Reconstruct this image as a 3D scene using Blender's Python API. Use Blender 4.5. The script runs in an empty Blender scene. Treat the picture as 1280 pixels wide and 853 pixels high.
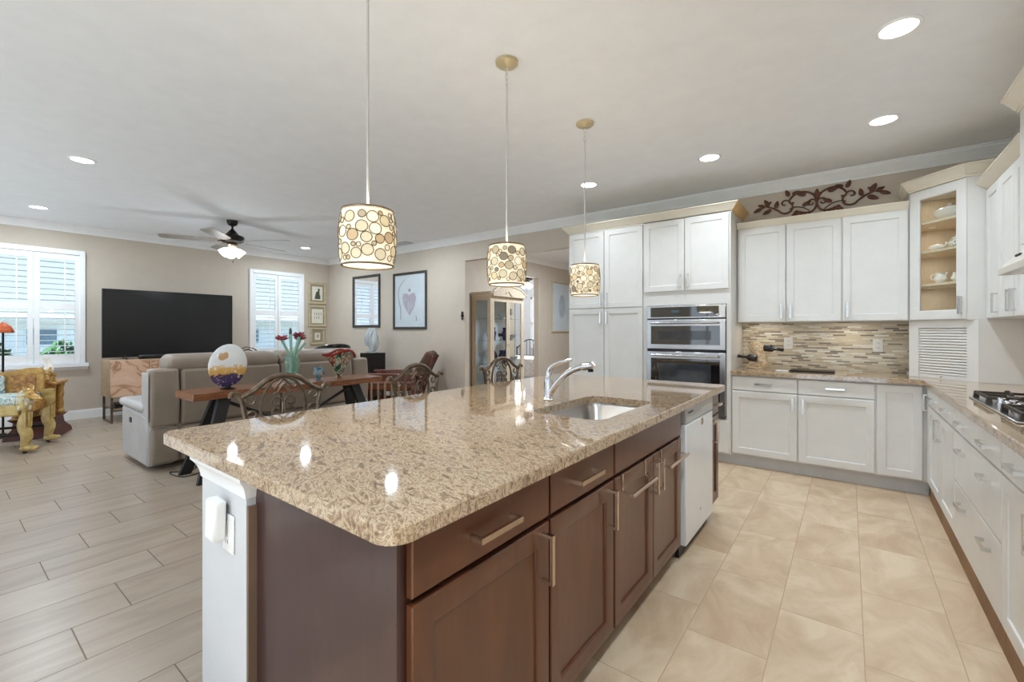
import bpy, bmesh, math, random
from mathutils import Vector, Matrix
from mathutils.geometry import tessellate_polygon

SC = bpy.context.scene
COL = SC.collection
random.seed(11)
RAD = math.radians
PI = math.pi

# ------------------------------------------------------------------ camera, world, sun, exposure
EXPO = 0.07
LAMP_C = (0.785, 0.90, 1.0)
CAM_Z = 1.30
cam_d = bpy.data.cameras.new('camera')
cam = bpy.data.objects.new('camera', cam_d)
COL.objects.link(cam)
cam.location = (0, 0, CAM_Z)
cam.rotation_euler = (RAD(90), 0, RAD(37.14))
cam_d.sensor_width = 36
cam_d.lens = 555.6 / 1280 * 36
cam_d.shift_y = -(426.5 - 413.9) / 1280
cam_d.clip_start = 0.05
SC.camera = cam

SC.cycles.max_bounces = 14
SC.cycles.diffuse_bounces = 9
SC.cycles.transparent_max_bounces = 16
SC.cycles.sample_clamp_indirect = 6.0
SC.view_settings.view_transform = 'Standard'
SC.view_settings.look = 'None'
SC.view_settings.exposure = EXPO
SC.view_settings.gamma = 1.0
SC.view_settings.use_curve_mapping = False

WORLD_STRENGTH = 1.6
SUN_STRENGTH = 15
DOWNLIGHT_W = 8.6
PENDANT_W = 3
FAN_W = 7
HALL_FILL_W = 80

w = bpy.data.worlds.new('world'); SC.world = w
w.use_nodes = True
nt = w.node_tree
bg = nt.nodes['Background']
tc = nt.nodes.new('ShaderNodeTexCoord')
sx = nt.nodes.new('ShaderNodeSeparateXYZ')
rp = nt.nodes.new('ShaderNodeValToRGB')
nt.links.new(tc.outputs['Generated'], sx.inputs[0])
nt.links.new(sx.outputs['Z'], rp.inputs[0])
rp.color_ramp.elements[0].position = 0.0
rp.color_ramp.elements[0].color = (0.80, 0.90, 1.0, 1)
rp.color_ramp.elements[1].position = 0.55
rp.color_ramp.elements[1].color = (0.30, 0.55, 0.95, 1)
nt.links.new(rp.outputs[0], bg.inputs['Color'])
bg.inputs['Strength'].default_value = WORLD_STRENGTH

sun_d = bpy.data.lights.new('sun', 'SUN')
sun_d.energy = SUN_STRENGTH
sun_d.angle = RAD(1.0)
sun_d.color = (0.69, 0.855, 1.0)
sun = bpy.data.objects.new('sun', sun_d); COL.objects.link(sun)
sun.location = (2, -12, 12)
sun.rotation_euler = Vector((-0.10, 0.79, -0.60)).to_track_quat('-Z', 'Y').to_euler()

# ------------------------------------------------------------------ helpers: materials
def lin(c):
    if max(c) > 1.0: c = [x / 255 for x in c]
    return tuple((x / 12.92 if x <= 0.04045 else ((x + 0.055) / 1.055) ** 2.4) for x in c) + (1.0,)

class Nodes:
    def __init__(s, name):
        s.m = bpy.data.materials.new(name); s.m.use_nodes = True
        s.t = s.m.node_tree
        s.p = s.t.nodes['Principled BSDF']
        s.out = s.t.nodes['Material Output']
    def n(s, typ, **kw):
        x = s.t.nodes.new(typ)
        for k, v in kw.items(): setattr(x, k, v)
        return x
    def link(s, a, b): s.t.links.new(a, b)
    def val(s, sock, v):
        if isinstance(v, (int, float)): sock.default_value = v
        else: s.link(v, sock)
    def math(s, op, a, b=0.0, c=0.0):
        x = s.n('ShaderNodeMath', operation=op)
        s.val(x.inputs[0], a); s.val(x.inputs[1], b); s.val(x.inputs[2], c)
        return x.outputs[0]
    def pos(s):
        g = s.n('ShaderNodeNewGeometry')
        q = s.n('ShaderNodeSeparateXYZ'); s.link(g.outputs['Position'], q.inputs[0])
        return g.outputs['Position'], q.outputs
    def obj(s):
        g = s.n('ShaderNodeTexCoord')
        q = s.n('ShaderNodeSeparateXYZ'); s.link(g.outputs['Object'], q.inputs[0])
        return g.outputs['Object'], q.outputs
    def xyz(s, x, y, z):
        c = s.n('ShaderNodeCombineXYZ')
        s.val(c.inputs[0], x); s.val(c.inputs[1], y); s.val(c.inputs[2], z)
        return c.outputs[0]
    def noise(s, vec, scale, detail=3, rough=0.55, dist=0.0):
        x = s.n('ShaderNodeTexNoise')
        s.link(vec, x.inputs['Vector'])
        x.inputs['Scale'].default_value = scale; x.inputs['Detail'].default_value = detail
        x.inputs['Roughness'].default_value = rough; x.inputs['Distortion'].default_value = dist
        return x.outputs['Fac']
    def scale(s, vec, sc, rot=(0, 0, 0)):
        x = s.n('ShaderNodeMapping')
        s.link(vec, x.inputs['Vector']); x.inputs['Scale'].default_value = sc; x.inputs['Rotation'].default_value = rot
        return x.outputs[0]
    def ramp(s, fac, stops, interp='LINEAR'):
        x = s.n('ShaderNodeValToRGB'); x.color_ramp.interpolation = interp
        e = x.color_ramp.elements
        while len(e) < len(stops): e.new(0.5)
        for k, (p, c) in enumerate(stops):
            e[k].position = p; e[k].color = lin(c)
        s.link(fac, x.inputs[0])
        return x.outputs[0]
    def mix(s, fac, a, b, blend='MIX'):
        x = s.n('ShaderNodeMix', data_type='RGBA', blend_type=blend)
        s.val(x.inputs[0], fac)
        for k, v in ((6, a), (7, b)):
            if isinstance(v, tuple): x.inputs[k].default_value = lin(v) if len(v) == 3 else v
            else: s.link(v, x.inputs[k])
        return x.outputs[2]
    def bump(s, height, strength=0.2, dist=0.01):
        x = s.n('ShaderNodeBump'); x.inputs['Strength'].default_value = strength; x.inputs['Distance'].default_value = dist
        s.link(height, x.inputs['Height']); s.link(x.outputs[0], s.p.inputs['Normal'])
    def set(s, color=None, rough=None, metal=None, spec=None, coat=None, trans=None, ior=None, emit=None, estr=None, alpha=None):
        p = s.p.inputs
        if color is not None:
            if isinstance(color, tuple): p['Base Color'].default_value = lin(color)
            else: s.link(color, p['Base Color'])
        for k, v in (('Roughness', rough), ('Metallic', metal), ('Specular IOR Level', spec), ('Coat Weight', coat),
                     ('Transmission Weight', trans), ('IOR', ior), ('Emission Strength', estr), ('Alpha', alpha)):
            if v is not None: s.val(p[k], v)
        if emit is not None:
            if isinstance(emit, tuple): p['Emission Color'].default_value = lin(emit)
            else: s.link(emit, p['Emission Color'])
        return s.m

def paint(name, c, rough=0.5, metal=0.0, var=0.05, scale=6.0, spec=None, coat=None, bump=0.0, bscale=60, stretch=(1, 1, 1)):
    g = Nodes(name)
    v, _ = g.obj()
    v = g.scale(v, stretch)
    f = g.noise(v, scale, 4)
    d = tuple(max(0, x * (1 - var)) for x in c); l = tuple(min(255, x * (1 + var)) for x in c)
    col = g.ramp(f, [(0.3, d), (0.7, l)])
    if bump: g.bump(g.noise(v, bscale, 3), bump, 0.004)
    return g.set(color=col, rough=rough, metal=metal, spec=spec, coat=coat)

def two_tone(name, stops, scale=8, dist=1.0, detail=5, rough=0.5, metal=0, stretch=(1, 1, 1), coat=None, bump=0.0, rot=(0, 0, 0)):
    g = Nodes(name)
    v, _ = g.obj()
    v = g.scale(v, stretch, rot)
    f = g.noise(v, scale, detail, 0.6, dist)
    if bump: g.bump(f, bump, 0.004)
    return g.set(color=g.ramp(f, stops), rough=rough, metal=metal, coat=coat)

def glow(name, c, strength, base=(255, 255, 255)):
    g = Nodes(name)
    v, _ = g.obj()
    f = g.noise(v, 12, 2)
    return g.set(color=base, rough=0.5, emit=g.ramp(f, [(0.2, tuple(x * 0.97 for x in c)), (0.8, c)]), estr=strength)

def pane_glass(name, tint=(250, 252, 252), gloss=0.08, rough=0.02):
    g = Nodes(name)
    t = g.n('ShaderNodeBsdfTransparent'); t.inputs[0].default_value = lin(tint)
    s = g.n('ShaderNodeBsdfGlossy'); s.inputs['Roughness'].default_value = rough
    fr = g.n('ShaderNodeLayerWeight')
    v, _ = g.obj()
    nz = g.noise(v, 3, 2)
    f = g.math('ADD', g.math('MULTIPLY', g.math('POWER', fr.outputs['Facing'], 4.0), 0.7), g.math('ADD', g.math('MULTIPLY', nz, gloss * 0.3), gloss * 0.5))
    mx = g.n('ShaderNodeMixShader')
    g.link(f, mx.inputs[0]); g.link(t.outputs[0], mx.inputs[1]); g.link(s.outputs[0], mx.inputs[2])
    g.link(mx.outputs[0], g.out.inputs['Surface'])
    return g.m

def art_glass(name, stops, scale=7, dist=2.0, rough=0.06, trans=0.45, stretch=(1, 1, 1)):
    g = Nodes(name)
    v, _ = g.obj()
    f = g.noise(g.scale(v, stretch), scale, 3, 0.5, dist)
    return g.set(color=g.ramp(f, stops), rough=rough, trans=trans, ior=1.45)

def grid_tiles(name, a_ax, b_ax, aw, bl, a0, b0, step, stops, grout, gw, rough=0.35, cloud=None, cloud_amt=0.5, cscale=3.0, cstretch=(1, 1, 1), rough_var=0.0, coat=None, bump=0.3):
    """tiles whose columns run along axis b; columns counted along axis a, each shifted by step"""
    g = Nodes(name)
    v, q = g.pos()
    a = g.math('DIVIDE', g.math('SUBTRACT', q[a_ax], a0), aw)
    ci = g.math('FLOOR', a)
    fa = g.math('SUBTRACT', a, ci)
    b = g.math('DIVIDE', g.math('SUBTRACT', g.math('SUBTRACT', q[b_ax], b0), g.math('MULTIPLY', ci, step)), bl)
    ri = g.math('FLOOR', b)
    fb = g.math('SUBTRACT', b, ri)
    ea = g.math('MULTIPLY', g.math('MINIMUM', fa, g.math('SUBTRACT', 1.0, fa)), aw)
    eb = g.math('MULTIPLY', g.math('MINIMUM', fb, g.math('SUBTRACT', 1.0, fb)), bl)
    edge = g.math('MINIMUM', ea, eb)
    mask = g.math('LESS_THAN', edge, gw / 2)
    wn = g.n('ShaderNodeTexWhiteNoise', noise_dimensions='2D')
    g.link(g.xyz(ci, ri, 0), wn.inputs['Vector'])
    col = g.ramp(wn.outputs['Value'], stops, 'LINEAR' if cloud else 'CONSTANT')
    if cloud:
        off = g.n('ShaderNodeVectorMath', operation='MULTIPLY_ADD')
        g.link(wn.outputs['Color'], off.inputs[0]); off.inputs[1].default_value = (7, 7, 7)
        g.link(g.scale(v, cstretch), off.inputs[2])
        f = g.noise(off.outputs[0], cscale, 5, 0.6, 1.2)
        col = g.mix(cloud_amt, col, g.ramp(f, cloud), 'MIX')
    col = g.mix(mask, col, grout)
    inv = g.math('SUBTRACT', 1.0, mask)
    if bump: g.bump(inv, bump, 0.003)
    r = g.math('ADD', rough, g.math('MULTIPLY', mask, 0.4))
    if rough_var: r = g.math('ADD', r, g.math('MULTIPLY', wn.outputs['Value'], rough_var))
    return g.set(color=col, rough=r, coat=coat)

# ------------------------------------------------------------------ helpers: meshes
class MB:
    def __init__(s): s.v = []; s.f = []
    def add(s, vs, fs):
        o = len(s.v); s.v += [tuple(x) for x in vs]; s.f += [tuple(i + o for i in f) for f in fs]; return s
    def box(s, x0, x1, y0, y1, z0, z1, b=0.0):
        lo = (min(x0, x1), min(y0, y1), min(z0, z1)); hi = (max(x0, x1), max(y0, y1), max(z0, z1))
        if b <= 0:
            vs = [(lo[0] if i & 1 == 0 else hi[0], lo[1] if i & 2 == 0 else hi[1], lo[2] if i & 4 == 0 else hi[2]) for i in range(8)]
            return s.add(vs, [(0, 2, 3, 1), (4, 5, 7, 6), (0, 1, 5, 4), (2, 6, 7, 3), (0, 4, 6, 2), (1, 3, 7, 5)])
        b = min(b, *[(hi[k] - lo[k]) * 0.45 for k in range(3)])
        vs = []; ix = {}
        for c in range(8):
            sg = [(c >> k) & 1 for k in range(3)]
            for k in range(3):
                p = []
                for m in range(3):
                    e = hi[m] if sg[m] else lo[m]
                    p.append(e if m == k else e + (-b if sg[m] else b))
                ix[(c, k)] = len(vs); vs.append(p)
        fs = []
        for k in range(3):
            l, m = (k + 1) % 3, (k + 2) % 3
            for sgn in (0, 1):
                q = []
                for a_, b_ in ((0, 0), (1, 0), (1, 1), (0, 1)):
                    c = (sgn << k) | (a_ << l) | (b_ << m); q.append(ix[(c, k)])
                fs.append(q)
            for a_ in (0, 1):
                for b_ in (0, 1):
                    c0 = (a_ << k) | (b_ << l); c1 = c0 | (1 << m)
                    fs.append([ix[(c0, k)], ix[(c0, l)], ix[(c1, l)], ix[(c1, k)]])
        for c in range(8): fs.append([ix[(c, 0)], ix[(c, 1)], ix[(c, 2)]])
        return s.add(vs, fs)
    def loft(s, rings, cap0=True, cap1=True, closed=False):
        n = len(rings[0]); vs = [p for r in rings for p in r]; fs = []
        m = len(rings)
        for i in range(m if closed else m - 1):
            j = (i + 1) % m
            for k in range(n):
                l = (k + 1) % n
                fs.append((i * n + k, i * n + l, j * n + l, j * n + k))
        if not closed:
            if cap0: fs.append(tuple(range(n)))
            if cap1: fs.append(tuple((m - 1) * n + k for k in range(n)))
        return s.add(vs, fs)
    def tube(s, pts, r, n=8, closed=False, cap=True):
        pts = [Vector(p) for p in pts]; m = len(pts)
        rs = r if isinstance(r, (list, tuple)) else [r] * m
        rings = []; prev = None
        for i in range(m):
            if closed: t = pts[(i + 1) % m] - pts[i - 1]
            else: t = pts[min(i + 1, m - 1)] - pts[max(i - 1, 0)]
            if t.length < 1e-9: t = Vector((0, 0, 1))
            t.normalize()
            if prev is None:
                u = t.orthogonal().normalized()
                if abs(t.z) < 0.9: u = t.cross(Vector((0, 0, 1))).normalized()
            else:
                u = prev - t * prev.dot(t)
                u = u.normalized() if u.length > 1e-6 else t.orthogonal().normalized()
            prev = u; w_ = t.cross(u)
            rings.append([pts[i] + (u * math.cos(2 * PI * k / n) + w_ * math.sin(2 * PI * k / n)) * rs[i] for k in range(n)])
        return s.loft(rings, cap, cap, closed)
    def cyl(s, p, q, r, n=16, r2=None): return s.tube([p, q], [r, r if r2 is None else r2], n)
    def lathe(s, prof, c=(0, 0, 0), n=24, cap=True, M=None):
        rings = []
        for r, z in prof:
            ring = [Vector((max(r, 1e-4) * math.cos(2 * PI * k / n), max(r, 1e-4) * math.sin(2 * PI * k / n), z)) for k in range(n)]
            if M: ring = [M @ p for p in ring]
            rings.append([p + Vector(c) for p in ring])
        return s.loft(rings, cap, cap)
    def prism(s, poly, ax, a0, a1):
        def P(p, a):
            return (a, p[0], p[1]) if ax == 'x' else (p[0], a, p[1]) if ax == 'y' else (p[0], p[1], a)
        return s.loft([[P(p, a0) for p in poly], [P(p, a1) for p in poly]])
    def ball(s, c, r, n=16, m=10, M=None):
        r = r if isinstance(r, (tuple, list)) else (r, r, r)
        rings = []
        for i in range(m + 1):
            t = -PI / 2 + PI * i / m; cr = max(math.cos(t), 0.01)
            ring = [Vector((r[0] * cr * math.cos(2 * PI * k / n), r[1] * cr * math.sin(2 * PI * k / n), r[2] * math.sin(t))) for k in range(n)]
            if M: ring = [M @ p for p in ring]
            rings.append([p + Vector(c) for p in ring])
        return s.loft(rings)
    def panel(s, o, u, nrm, w_, h, t=0.02, margin=0.055, rec=0.010, bead=0.013, flat=False, hole=False):
        """cabinet door: back face at o (lower-left), u across, z up, nrm outward; recessed centre"""
        o = Vector(o); u = Vector(u); nrm = Vector(nrm); z = Vector((0, 0, 1))
        def ring(m, d): return [o + u * a + z * b + nrm * d for a, b in ((m, m), (w_ - m, m), (w_ - m, h - m), (m, h - m))]
        c = 0.003
        rings = [ring(0, 0), ring(0, t - c), ring(c, t)]
        if hole:
            rings += [ring(margin, t), ring(margin + bead, t - rec), ring(margin + bead, 0)]
            return s.loft(rings + [], False, False, True)
        if not flat: rings += [ring(margin, t), ring(margin + bead * 0.45, t - rec * 0.35), ring(margin + bead * 0.55, t - rec * 0.9), ring(margin + bead, t - rec)]
        return s.loft(rings)
    def pull(s, p, d, nrm, L=0.14, proj=0.03, a=0.0075, b=0.005):
        """square bar pull centred at p on the face; d along the bar"""
        p = Vector(p); d = Vector(d); nrm = Vector(nrm); e = d.cross(nrm)
        def bx(c, hd, hn, he):
            vs = [c + d * (i * hd) + nrm * (j * hn) + e * (k * he) for i in (-1, 1) for j in (-1, 1) for k in (-1, 1)]
            s.add(vs, [(0, 1, 3, 2), (4, 6, 7, 5), (0, 4, 5, 1), (2, 3, 7, 6), (0, 2, 6, 4), (1, 5, 7, 3)])
        bx(p + nrm * (proj - b), L / 2, b, a)
        for q in (-1, 1): bx(p + d * (q * (L / 2 - b)) + nrm * ((proj - 2 * b) / 2), b, (proj - 2 * b) / 2, a)
        return s
    def xf(s, M):
        s.v = [tuple(M @ Vector(p)) for p in s.v]; return s
    def build(s, name, m, parent=None, smooth=True, angle=38, bevel=None, local=False, sub=0):
        me = bpy.data.meshes.new(name)
        vs = s.v
        if parent is not None and not local:
            M = root_matrix(parent).inverted(); vs = [tuple(M @ Vector(p)) for p in vs]
        me.from_pydata(vs, [], s.f); me.update()
        bm = bmesh.new(); bm.from_mesh(me)
        bmesh.ops.remove_doubles(bm, verts=bm.verts, dist=1e-5)
        bmesh.ops.recalc_face_normals(bm, faces=bm.faces)
        bm.to_mesh(me); bm.free()
        if smooth:
            me.polygons.foreach_set('use_smooth', [True] * len(me.polygons))
            me.set_sharp_from_angle(angle=RAD(angle))
        me.materials.append(m)
        o = bpy.data.objects.new(name, me); COL.objects.link(o)
        if parent is not None: o.parent = parent
        if bevel:
            b = o.modifiers.new('bevel', 'BEVEL'); b.width = bevel[0]; b.segments = bevel[1]; b.limit_method = 'ANGLE'; b.angle_limit = RAD(40)
        if sub:
            b = o.modifiers.new('sub', 'SUBSURF'); b.levels = sub; b.render_levels = sub
        return o

ROOT_M = {}
def root_matrix(o):
    while o.parent is not None: o = o.parent
    return ROOT_M.get(o.name, Matrix.Identity(4))
def tag(o, label=None, cat=None, group=None, kind=None):
    if label: o['label'] = label
    if cat: o['category'] = cat
    if group: o['group'] = group
    if kind: o['kind'] = kind
    return o
def thing(name, label, cat, loc=(0, 0, 0), rz=0.0, group=None):
    o = bpy.data.objects.new(name, None); COL.objects.link(o)
    o.empty_display_size = 0.05
    o.location = loc; o.rotation_euler = (0, 0, rz)
    ROOT_M[o.name] = Matrix.Translation(Vector(loc)) @ Matrix.Rotation(rz, 4, 'Z')
    return tag(o, label, cat, group)
def solo(name, mb, m, label, cat, loc=None, group=None, **kw):
    """a thing that is one mesh; mesh given in world space, origin moved to loc"""
    if loc is None:
        xs = [[p[k] for p in mb.v] for k in range(3)]
        loc = ((min(xs[0]) + max(xs[0])) / 2, (min(xs[1]) + max(xs[1])) / 2, min(xs[2]))
    mb.v = [(p[0] - loc[0], p[1] - loc[1], p[2] - loc[2]) for p in mb.v]
    o = mb.build(name, m, None, **kw)
    o.location = loc
    ROOT_M[o.name] = Matrix.Translation(Vector(loc))
    return tag(o, label, cat, group)
def struct(name, mb, m, **kw):
    return tag(mb.build(name, m, None, **kw), kind='structure')
def copy_tree(o, parent=None):
    c = o.copy(); COL.objects.link(c)
    if parent is not None: c.parent = parent
    for ch in list(o.children): copy_tree(ch, c)
    return c
def place(o, loc, rz=None, label=None, group=None):
    o.location = loc
    if rz is not None: o.rotation_euler = (0, 0, rz)
    if label: o['label'] = label
    if group: o['group'] = group
    return o
def lamp(name, typ, loc, watts, color=(1, 1, 1), size=0.1, rot=(0, 0, 0), parent=None, spread=None):
    d = bpy.data.lights.new(name, typ); d.energy = watts; d.color = color
    if typ == 'AREA':
        d.shape = 'DISK'; d.size = size
        if spread: d.spread = spread
    else: d.shadow_soft_size = size
    o = bpy.data.objects.new(name, d); COL.objects.link(o)
    o.location = loc; o.rotation_euler = rot
    if parent: o.parent = parent
    return o
def arc(c, r, a0, a1, n=16, plane='yz'):
    out = []
    for k in range(n + 1):
        t = RAD(a0 + (a1 - a0) * k / n)
        p, q = r * math.cos(t), r * math.sin(t)
        out.append((c[0], c[1] + p, c[2] + q) if plane == 'yz' else (c[0] + p, c[1], c[2] + q) if plane == 'xz' else (c[0] + p, c[1] + q, c[2]))
    return out
def spiral(c, r0, r1, a0, a1, n=24, ax=1):
    """spiral in the plane across axis ax (0: yz plane, 1: xz plane)"""
    out = []
    for k in range(n + 1):
        f = k / n; t = RAD(a0 + (a1 - a0) * f); r = r0 + (r1 - r0) * f
        p, q = r * math.cos(t), r * math.sin(t)
        out.append((c[0], c[1] + p, c[2] + q) if ax == 0 else (c[0] + p, c[1], c[2] + q))
    return out
def bez(p0, p1, p2, p3, n=12):
    P = [Vector(p) for p in (p0, p1, p2, p3)]; out = []
    for k in range(n + 1):
        t = k / n; s = 1 - t
        out.append(P[0] * s ** 3 + P[1] * 3 * s * s * t + P[2] * 3 * s * t * t + P[3] * t ** 3)
    return out
def spline(pts, n=6):
    P = [Vector(p) for p in pts]; out = []
    for i in range(len(P) - 1):
        a = P[max(i - 1, 0)]; b = P[i]; c = P[i + 1]; d = P[min(i + 2, len(P) - 1)]
        for k in range(n):
            t = k / n
            out.append(0.5 * ((2 * b) + (c - a) * t + (2 * a - 5 * b + 4 * c - d) * t * t + (3 * b - 3 * c + d - a) * t ** 3))
    out.append(P[-1]); return out
def rrect(x0, x1, y0, y1, r, z, n=5):
    out = []
    for cx, cy, a in ((x1 - r, y1 - r, 0), (x0 + r, y1 - r, 90), (x0 + r, y0 + r, 180), (x1 - r, y0 + r, 270)):
        for k in range(n + 1):
            t = RAD(a + 90 * k / n); out.append((cx + r * math.cos(t), cy + r * math.sin(t), z))
    return out
def slab_with_hole(mb, outer, hole, z0, z1, ease=0.005):
    """outer(inset, z) and hole(inset, z) give closed loops of 3-D points"""
    lo = [outer(0, z0), outer(0, z1 - ease), outer(ease, z1)]
    mb.loft(lo, False, False)
    hi = [hole(0, z1), hole(0, z0)]
    mb.loft(hi, False, False)
    for z, a, b in ((z1, outer(ease, z1), hole(0, z1)), (z0, outer(0, z0), hole(0, z0))):
        A = [Vector(p) for p in a]; B = [Vector(p) for p in b]
        tr = tessellate_polygon([A, B]); mb.add(A + B, tr)
    return mb
# ------------------------------------------------------------------ materials
WALL = (197, 184, 169)
M_wall = paint('greige_wall_paint', WALL, 0.6, var=0.012, bump=0.05, bscale=120)
M_ceil = paint('ceiling_paint', (240, 242, 246), 0.7, var=0.01, bump=0.08, bscale=40)
M_trim = paint('white_trim_paint', (240, 240, 240), 0.35, var=0.01)
M_cab = paint('white_cabinet_paint', (222, 220, 216), 0.32, var=0.012)
M_crown_bounce = paint('bounce_tinted_crown', (230, 222, 206), 0.38, var=0.015)  # cream tint stands for beige bounce light on the downward crown faces
M_toe = paint('grey_toe_paint', (205, 206, 208), 0.45, var=0.02)
M_maple = two_tone('maple_veneer', [(0.3, (205, 165, 110)), (0.7, (232, 198, 145))], 5, 1.5, stretch=(8, 8, 1), rough=0.45)
M_maple_in = two_tone('maple_cabinet_lining', [(0.3, (212, 194, 164)), (0.7, (226, 209, 180))], 5, 1.5, stretch=(8, 8, 1), rough=0.5)
M_cherry = two_tone('brown_stained_maple', [(0.25, (76, 41, 22)), (0.55, (90, 50, 28)), (0.8, (102, 58, 34))], 2.5, 1.2, stretch=(5, 5, 0.9), rough=0.30, coat=0.25)
M_cherry_end = two_tone('dark_stained_end_panel', [(0.25, (56, 35, 34)), (0.55, (65, 41, 39)), (0.8, (74, 48, 44))], 2.5, 1.2, stretch=(5, 5, 0.9), rough=0.33, coat=0.15)
M_cherry_frame = two_tone('brown_face_frame', [(0.3, (52, 27, 20)), (0.7, (66, 36, 26))], 2.5, 1.2, stretch=(5, 5, 0.9), rough=0.4)
M_column_shade = two_tone('shaded_column_side', [(0.3, (112, 90, 74)), (0.7, (124, 101, 84))], 3, 1, stretch=(5, 5, 0.9), rough=0.45)
M_nickel2 = paint('satin_chrome_pulls', (214, 213, 211), 0.22, 1.0, var=0.03, scale=40)
M_nickel = paint('brushed_nickel', (206, 186, 168), 0.24, 1.0, var=0.04, scale=40)
M_chrome = paint('polished_chrome', (222, 222, 225), 0.08, 1.0, var=0.02)
M_steel = two_tone('brushed_stainless_steel', [(0.3, (186, 187, 190)), (0.7, (208, 208, 210))], 10, 0.2, stretch=(0.3, 0.3, 30), rough=0.24, metal=1.0)
M_sinksteel = two_tone('satin_sink_steel', [(0.3, (176, 174, 172)), (0.7, (200, 198, 196))], 10, 0.2, stretch=(30, 0.3, 30), rough=0.28, metal=1.0)
M_blackglass = paint('black_oven_glass', (16, 17, 20), 0.04, var=0.2, spec=1.0, coat=1.0)
M_blackglass.node_tree.nodes['Principled BSDF'].inputs['Coat IOR'].default_value = 1.7
M_column = paint('light_grey_column_paint', (208, 208, 209), 0.5, var=0.01)
M_black = paint('satin_black', (18, 18, 19), 0.4, var=0.15)
M_blackgloss = paint('gloss_black', (10, 10, 11), 0.12, var=0.2)
M_screen = paint('tv_screen', (22, 23, 25), 0.22, var=0.15, spec=0.5)
M_iron = paint('cast_iron', (56, 47, 40), 0.5, 0.3, var=0.15, bump=0.1, bscale=200)
M_bronze = paint('antique_bronze', (112, 98, 84), 0.38, 0.85, var=0.18, scale=20)
M_darkbronze = paint('oil_rubbed_bronze', (38, 33, 30), 0.35, 0.6, var=0.15)
M_rust = paint('rust_brown_metal', (94, 58, 36), 0.55, 0.2, var=0.2, scale=18)
M_gold = paint('champagne_gold', (206, 190, 152), 0.4, 0.35, var=0.06)
M_white = paint('white_plastic', (240, 240, 238), 0.3, var=0.01)
M_dw = paint('white_appliance_enamel', (226, 228, 230), 0.2, var=0.008)
M_dwgrey = paint('grey_control_strip', (178, 178, 178), 0.3, var=0.02)
M_leather = paint('taupe_sofa_leather', (144, 130, 116), 0.5, var=0.05, scale=4, bump=0.12, bscale=90)
M_leather_daylit = paint('daylit_sofa_leather', (176, 172, 168), 0.42, var=0.04, scale=4, bump=0.12, bscale=90)  # same leather on arms and wing, window daylight put into the paler colour
M_walnut = two_tone('live_edge_wood', [(0.2, (84, 46, 26)), (0.5, (128, 76, 44)), (0.75, (164, 112, 70))], 3.2, 2.2, stretch=(6, 1, 6), rough=0.32, coat=0.3)
M_redwood = two_tone('red_brown_oak', [(0.3, (92, 48, 34)), (0.7, (126, 70, 50))], 4, 1.2, stretch=(1, 8, 8), rough=0.35)
M_tan = paint('tan_wood', (164, 138, 108), 0.5, var=0.07, scale=10)
M_ltwood = two_tone('whitewashed_wood', [(0.3, (196, 176, 152)), (0.7, (214, 198, 176))], 4, 1.5, stretch=(8, 8, 1), rough=0.45)
M_pinkstone = two_tone('pink_marbled_doors', [(0.3, (222, 190, 164)), (0.47, (212, 172, 144)), (0.505, (164, 124, 98)), (0.53, (214, 176, 148)), (0.8, (228, 202, 180))], 2.0, 1.6, 3, rough=0.3)
M_onyx = two_tone('tan_onyx', [(0.25, (150, 112, 74)), (0.45, (206, 176, 136)), (0.6, (232, 214, 186)), (0.8, (176, 140, 100))], 12, 3, rough=0.25, bump=0.3)
M_bottle = paint('dark_bottle_glass', (24, 12, 10), 0.08, var=0.2, spec=0.7)
M_porcelain = two_tone('cream_porcelain', [(0.0, (240, 234, 222)), (0.68, (244, 238, 228)), (0.74, (196, 168, 130)), (0.8, (244, 238, 228))], 16, 1.0, rough=0.15)
M_pane = pane_glass('window_pane', (238, 242, 246))
M_cabglass = pane_glass('cabinet_door_glass', gloss=0.03)
M_clear = art_glass('clear_art_glass', [(0.3, (226, 236, 240)), (0.7, (248, 252, 253))], 5, 1.5, 0.05, 0.55)
M_lens = glow('downlight_lens', (255, 252, 245), 7.0)
M_bulbshade = glow('frosted_fan_shade', (255, 250, 238), 1.6)
M_green = paint('garden_leaf', (66, 104, 40), 0.55, var=0.3, scale=5)
M_stem = paint('green_stem_glass', (160, 200, 180), 0.15, var=0.1)
M_petal = paint('dusty_pink_petals', (150, 76, 84), 0.5, var=0.25, scale=20)
M_lawn = paint('lawn', (150, 150, 130), 0.8, var=0.2, scale=3)
M_stucco = paint('cream_stucco', (244, 242, 238), 0.8, var=0.02)
M_rooftile = paint('brown_roof_tile', (214, 204, 190), 0.7, var=0.08, scale=12)
M_extglass = paint('house_window_glass', (120, 140, 152), 0.12, var=0.1)

def granite(name):
    g = Nodes(name)
    v, q = g.pos()
    rot = g.scale(v, (1, 1, 1), (0, 0, RAD(24)))
    st = g.scale(rot, (13, 32, 20))
    f1 = g.noise(st, 1.0, 6, 0.62, 1.9)
    f2 = g.noise(g.scale(rot, (34, 80, 50)), 1.0, 4, 0.6, 1.4)
    f3 = g.noise(v, 5, 3, 0.5, 0.6)
    f = g.math('ADD', g.math('MULTIPLY', f1, 0.72), g.math('MULTIPLY', f2, 0.28))
    c = g.ramp(f, [(0.28, (76, 62, 52)), (0.37, (106, 87, 72)), (0.43, (136, 112, 90)), (0.48, (168, 142, 112)), (0.53, (202, 183, 155)), (0.56, (128, 104, 82)), (0.62, (172, 147, 118)), (0.70, (222, 210, 190))])
    c = g.mix(g.math('MULTIPLY', f3, 0.30), c, (172, 142, 108))
    return g.set(color=c, rough=0.05, spec=0.6, coat=0.2)
M_granite = granite('polished_granite')

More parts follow.
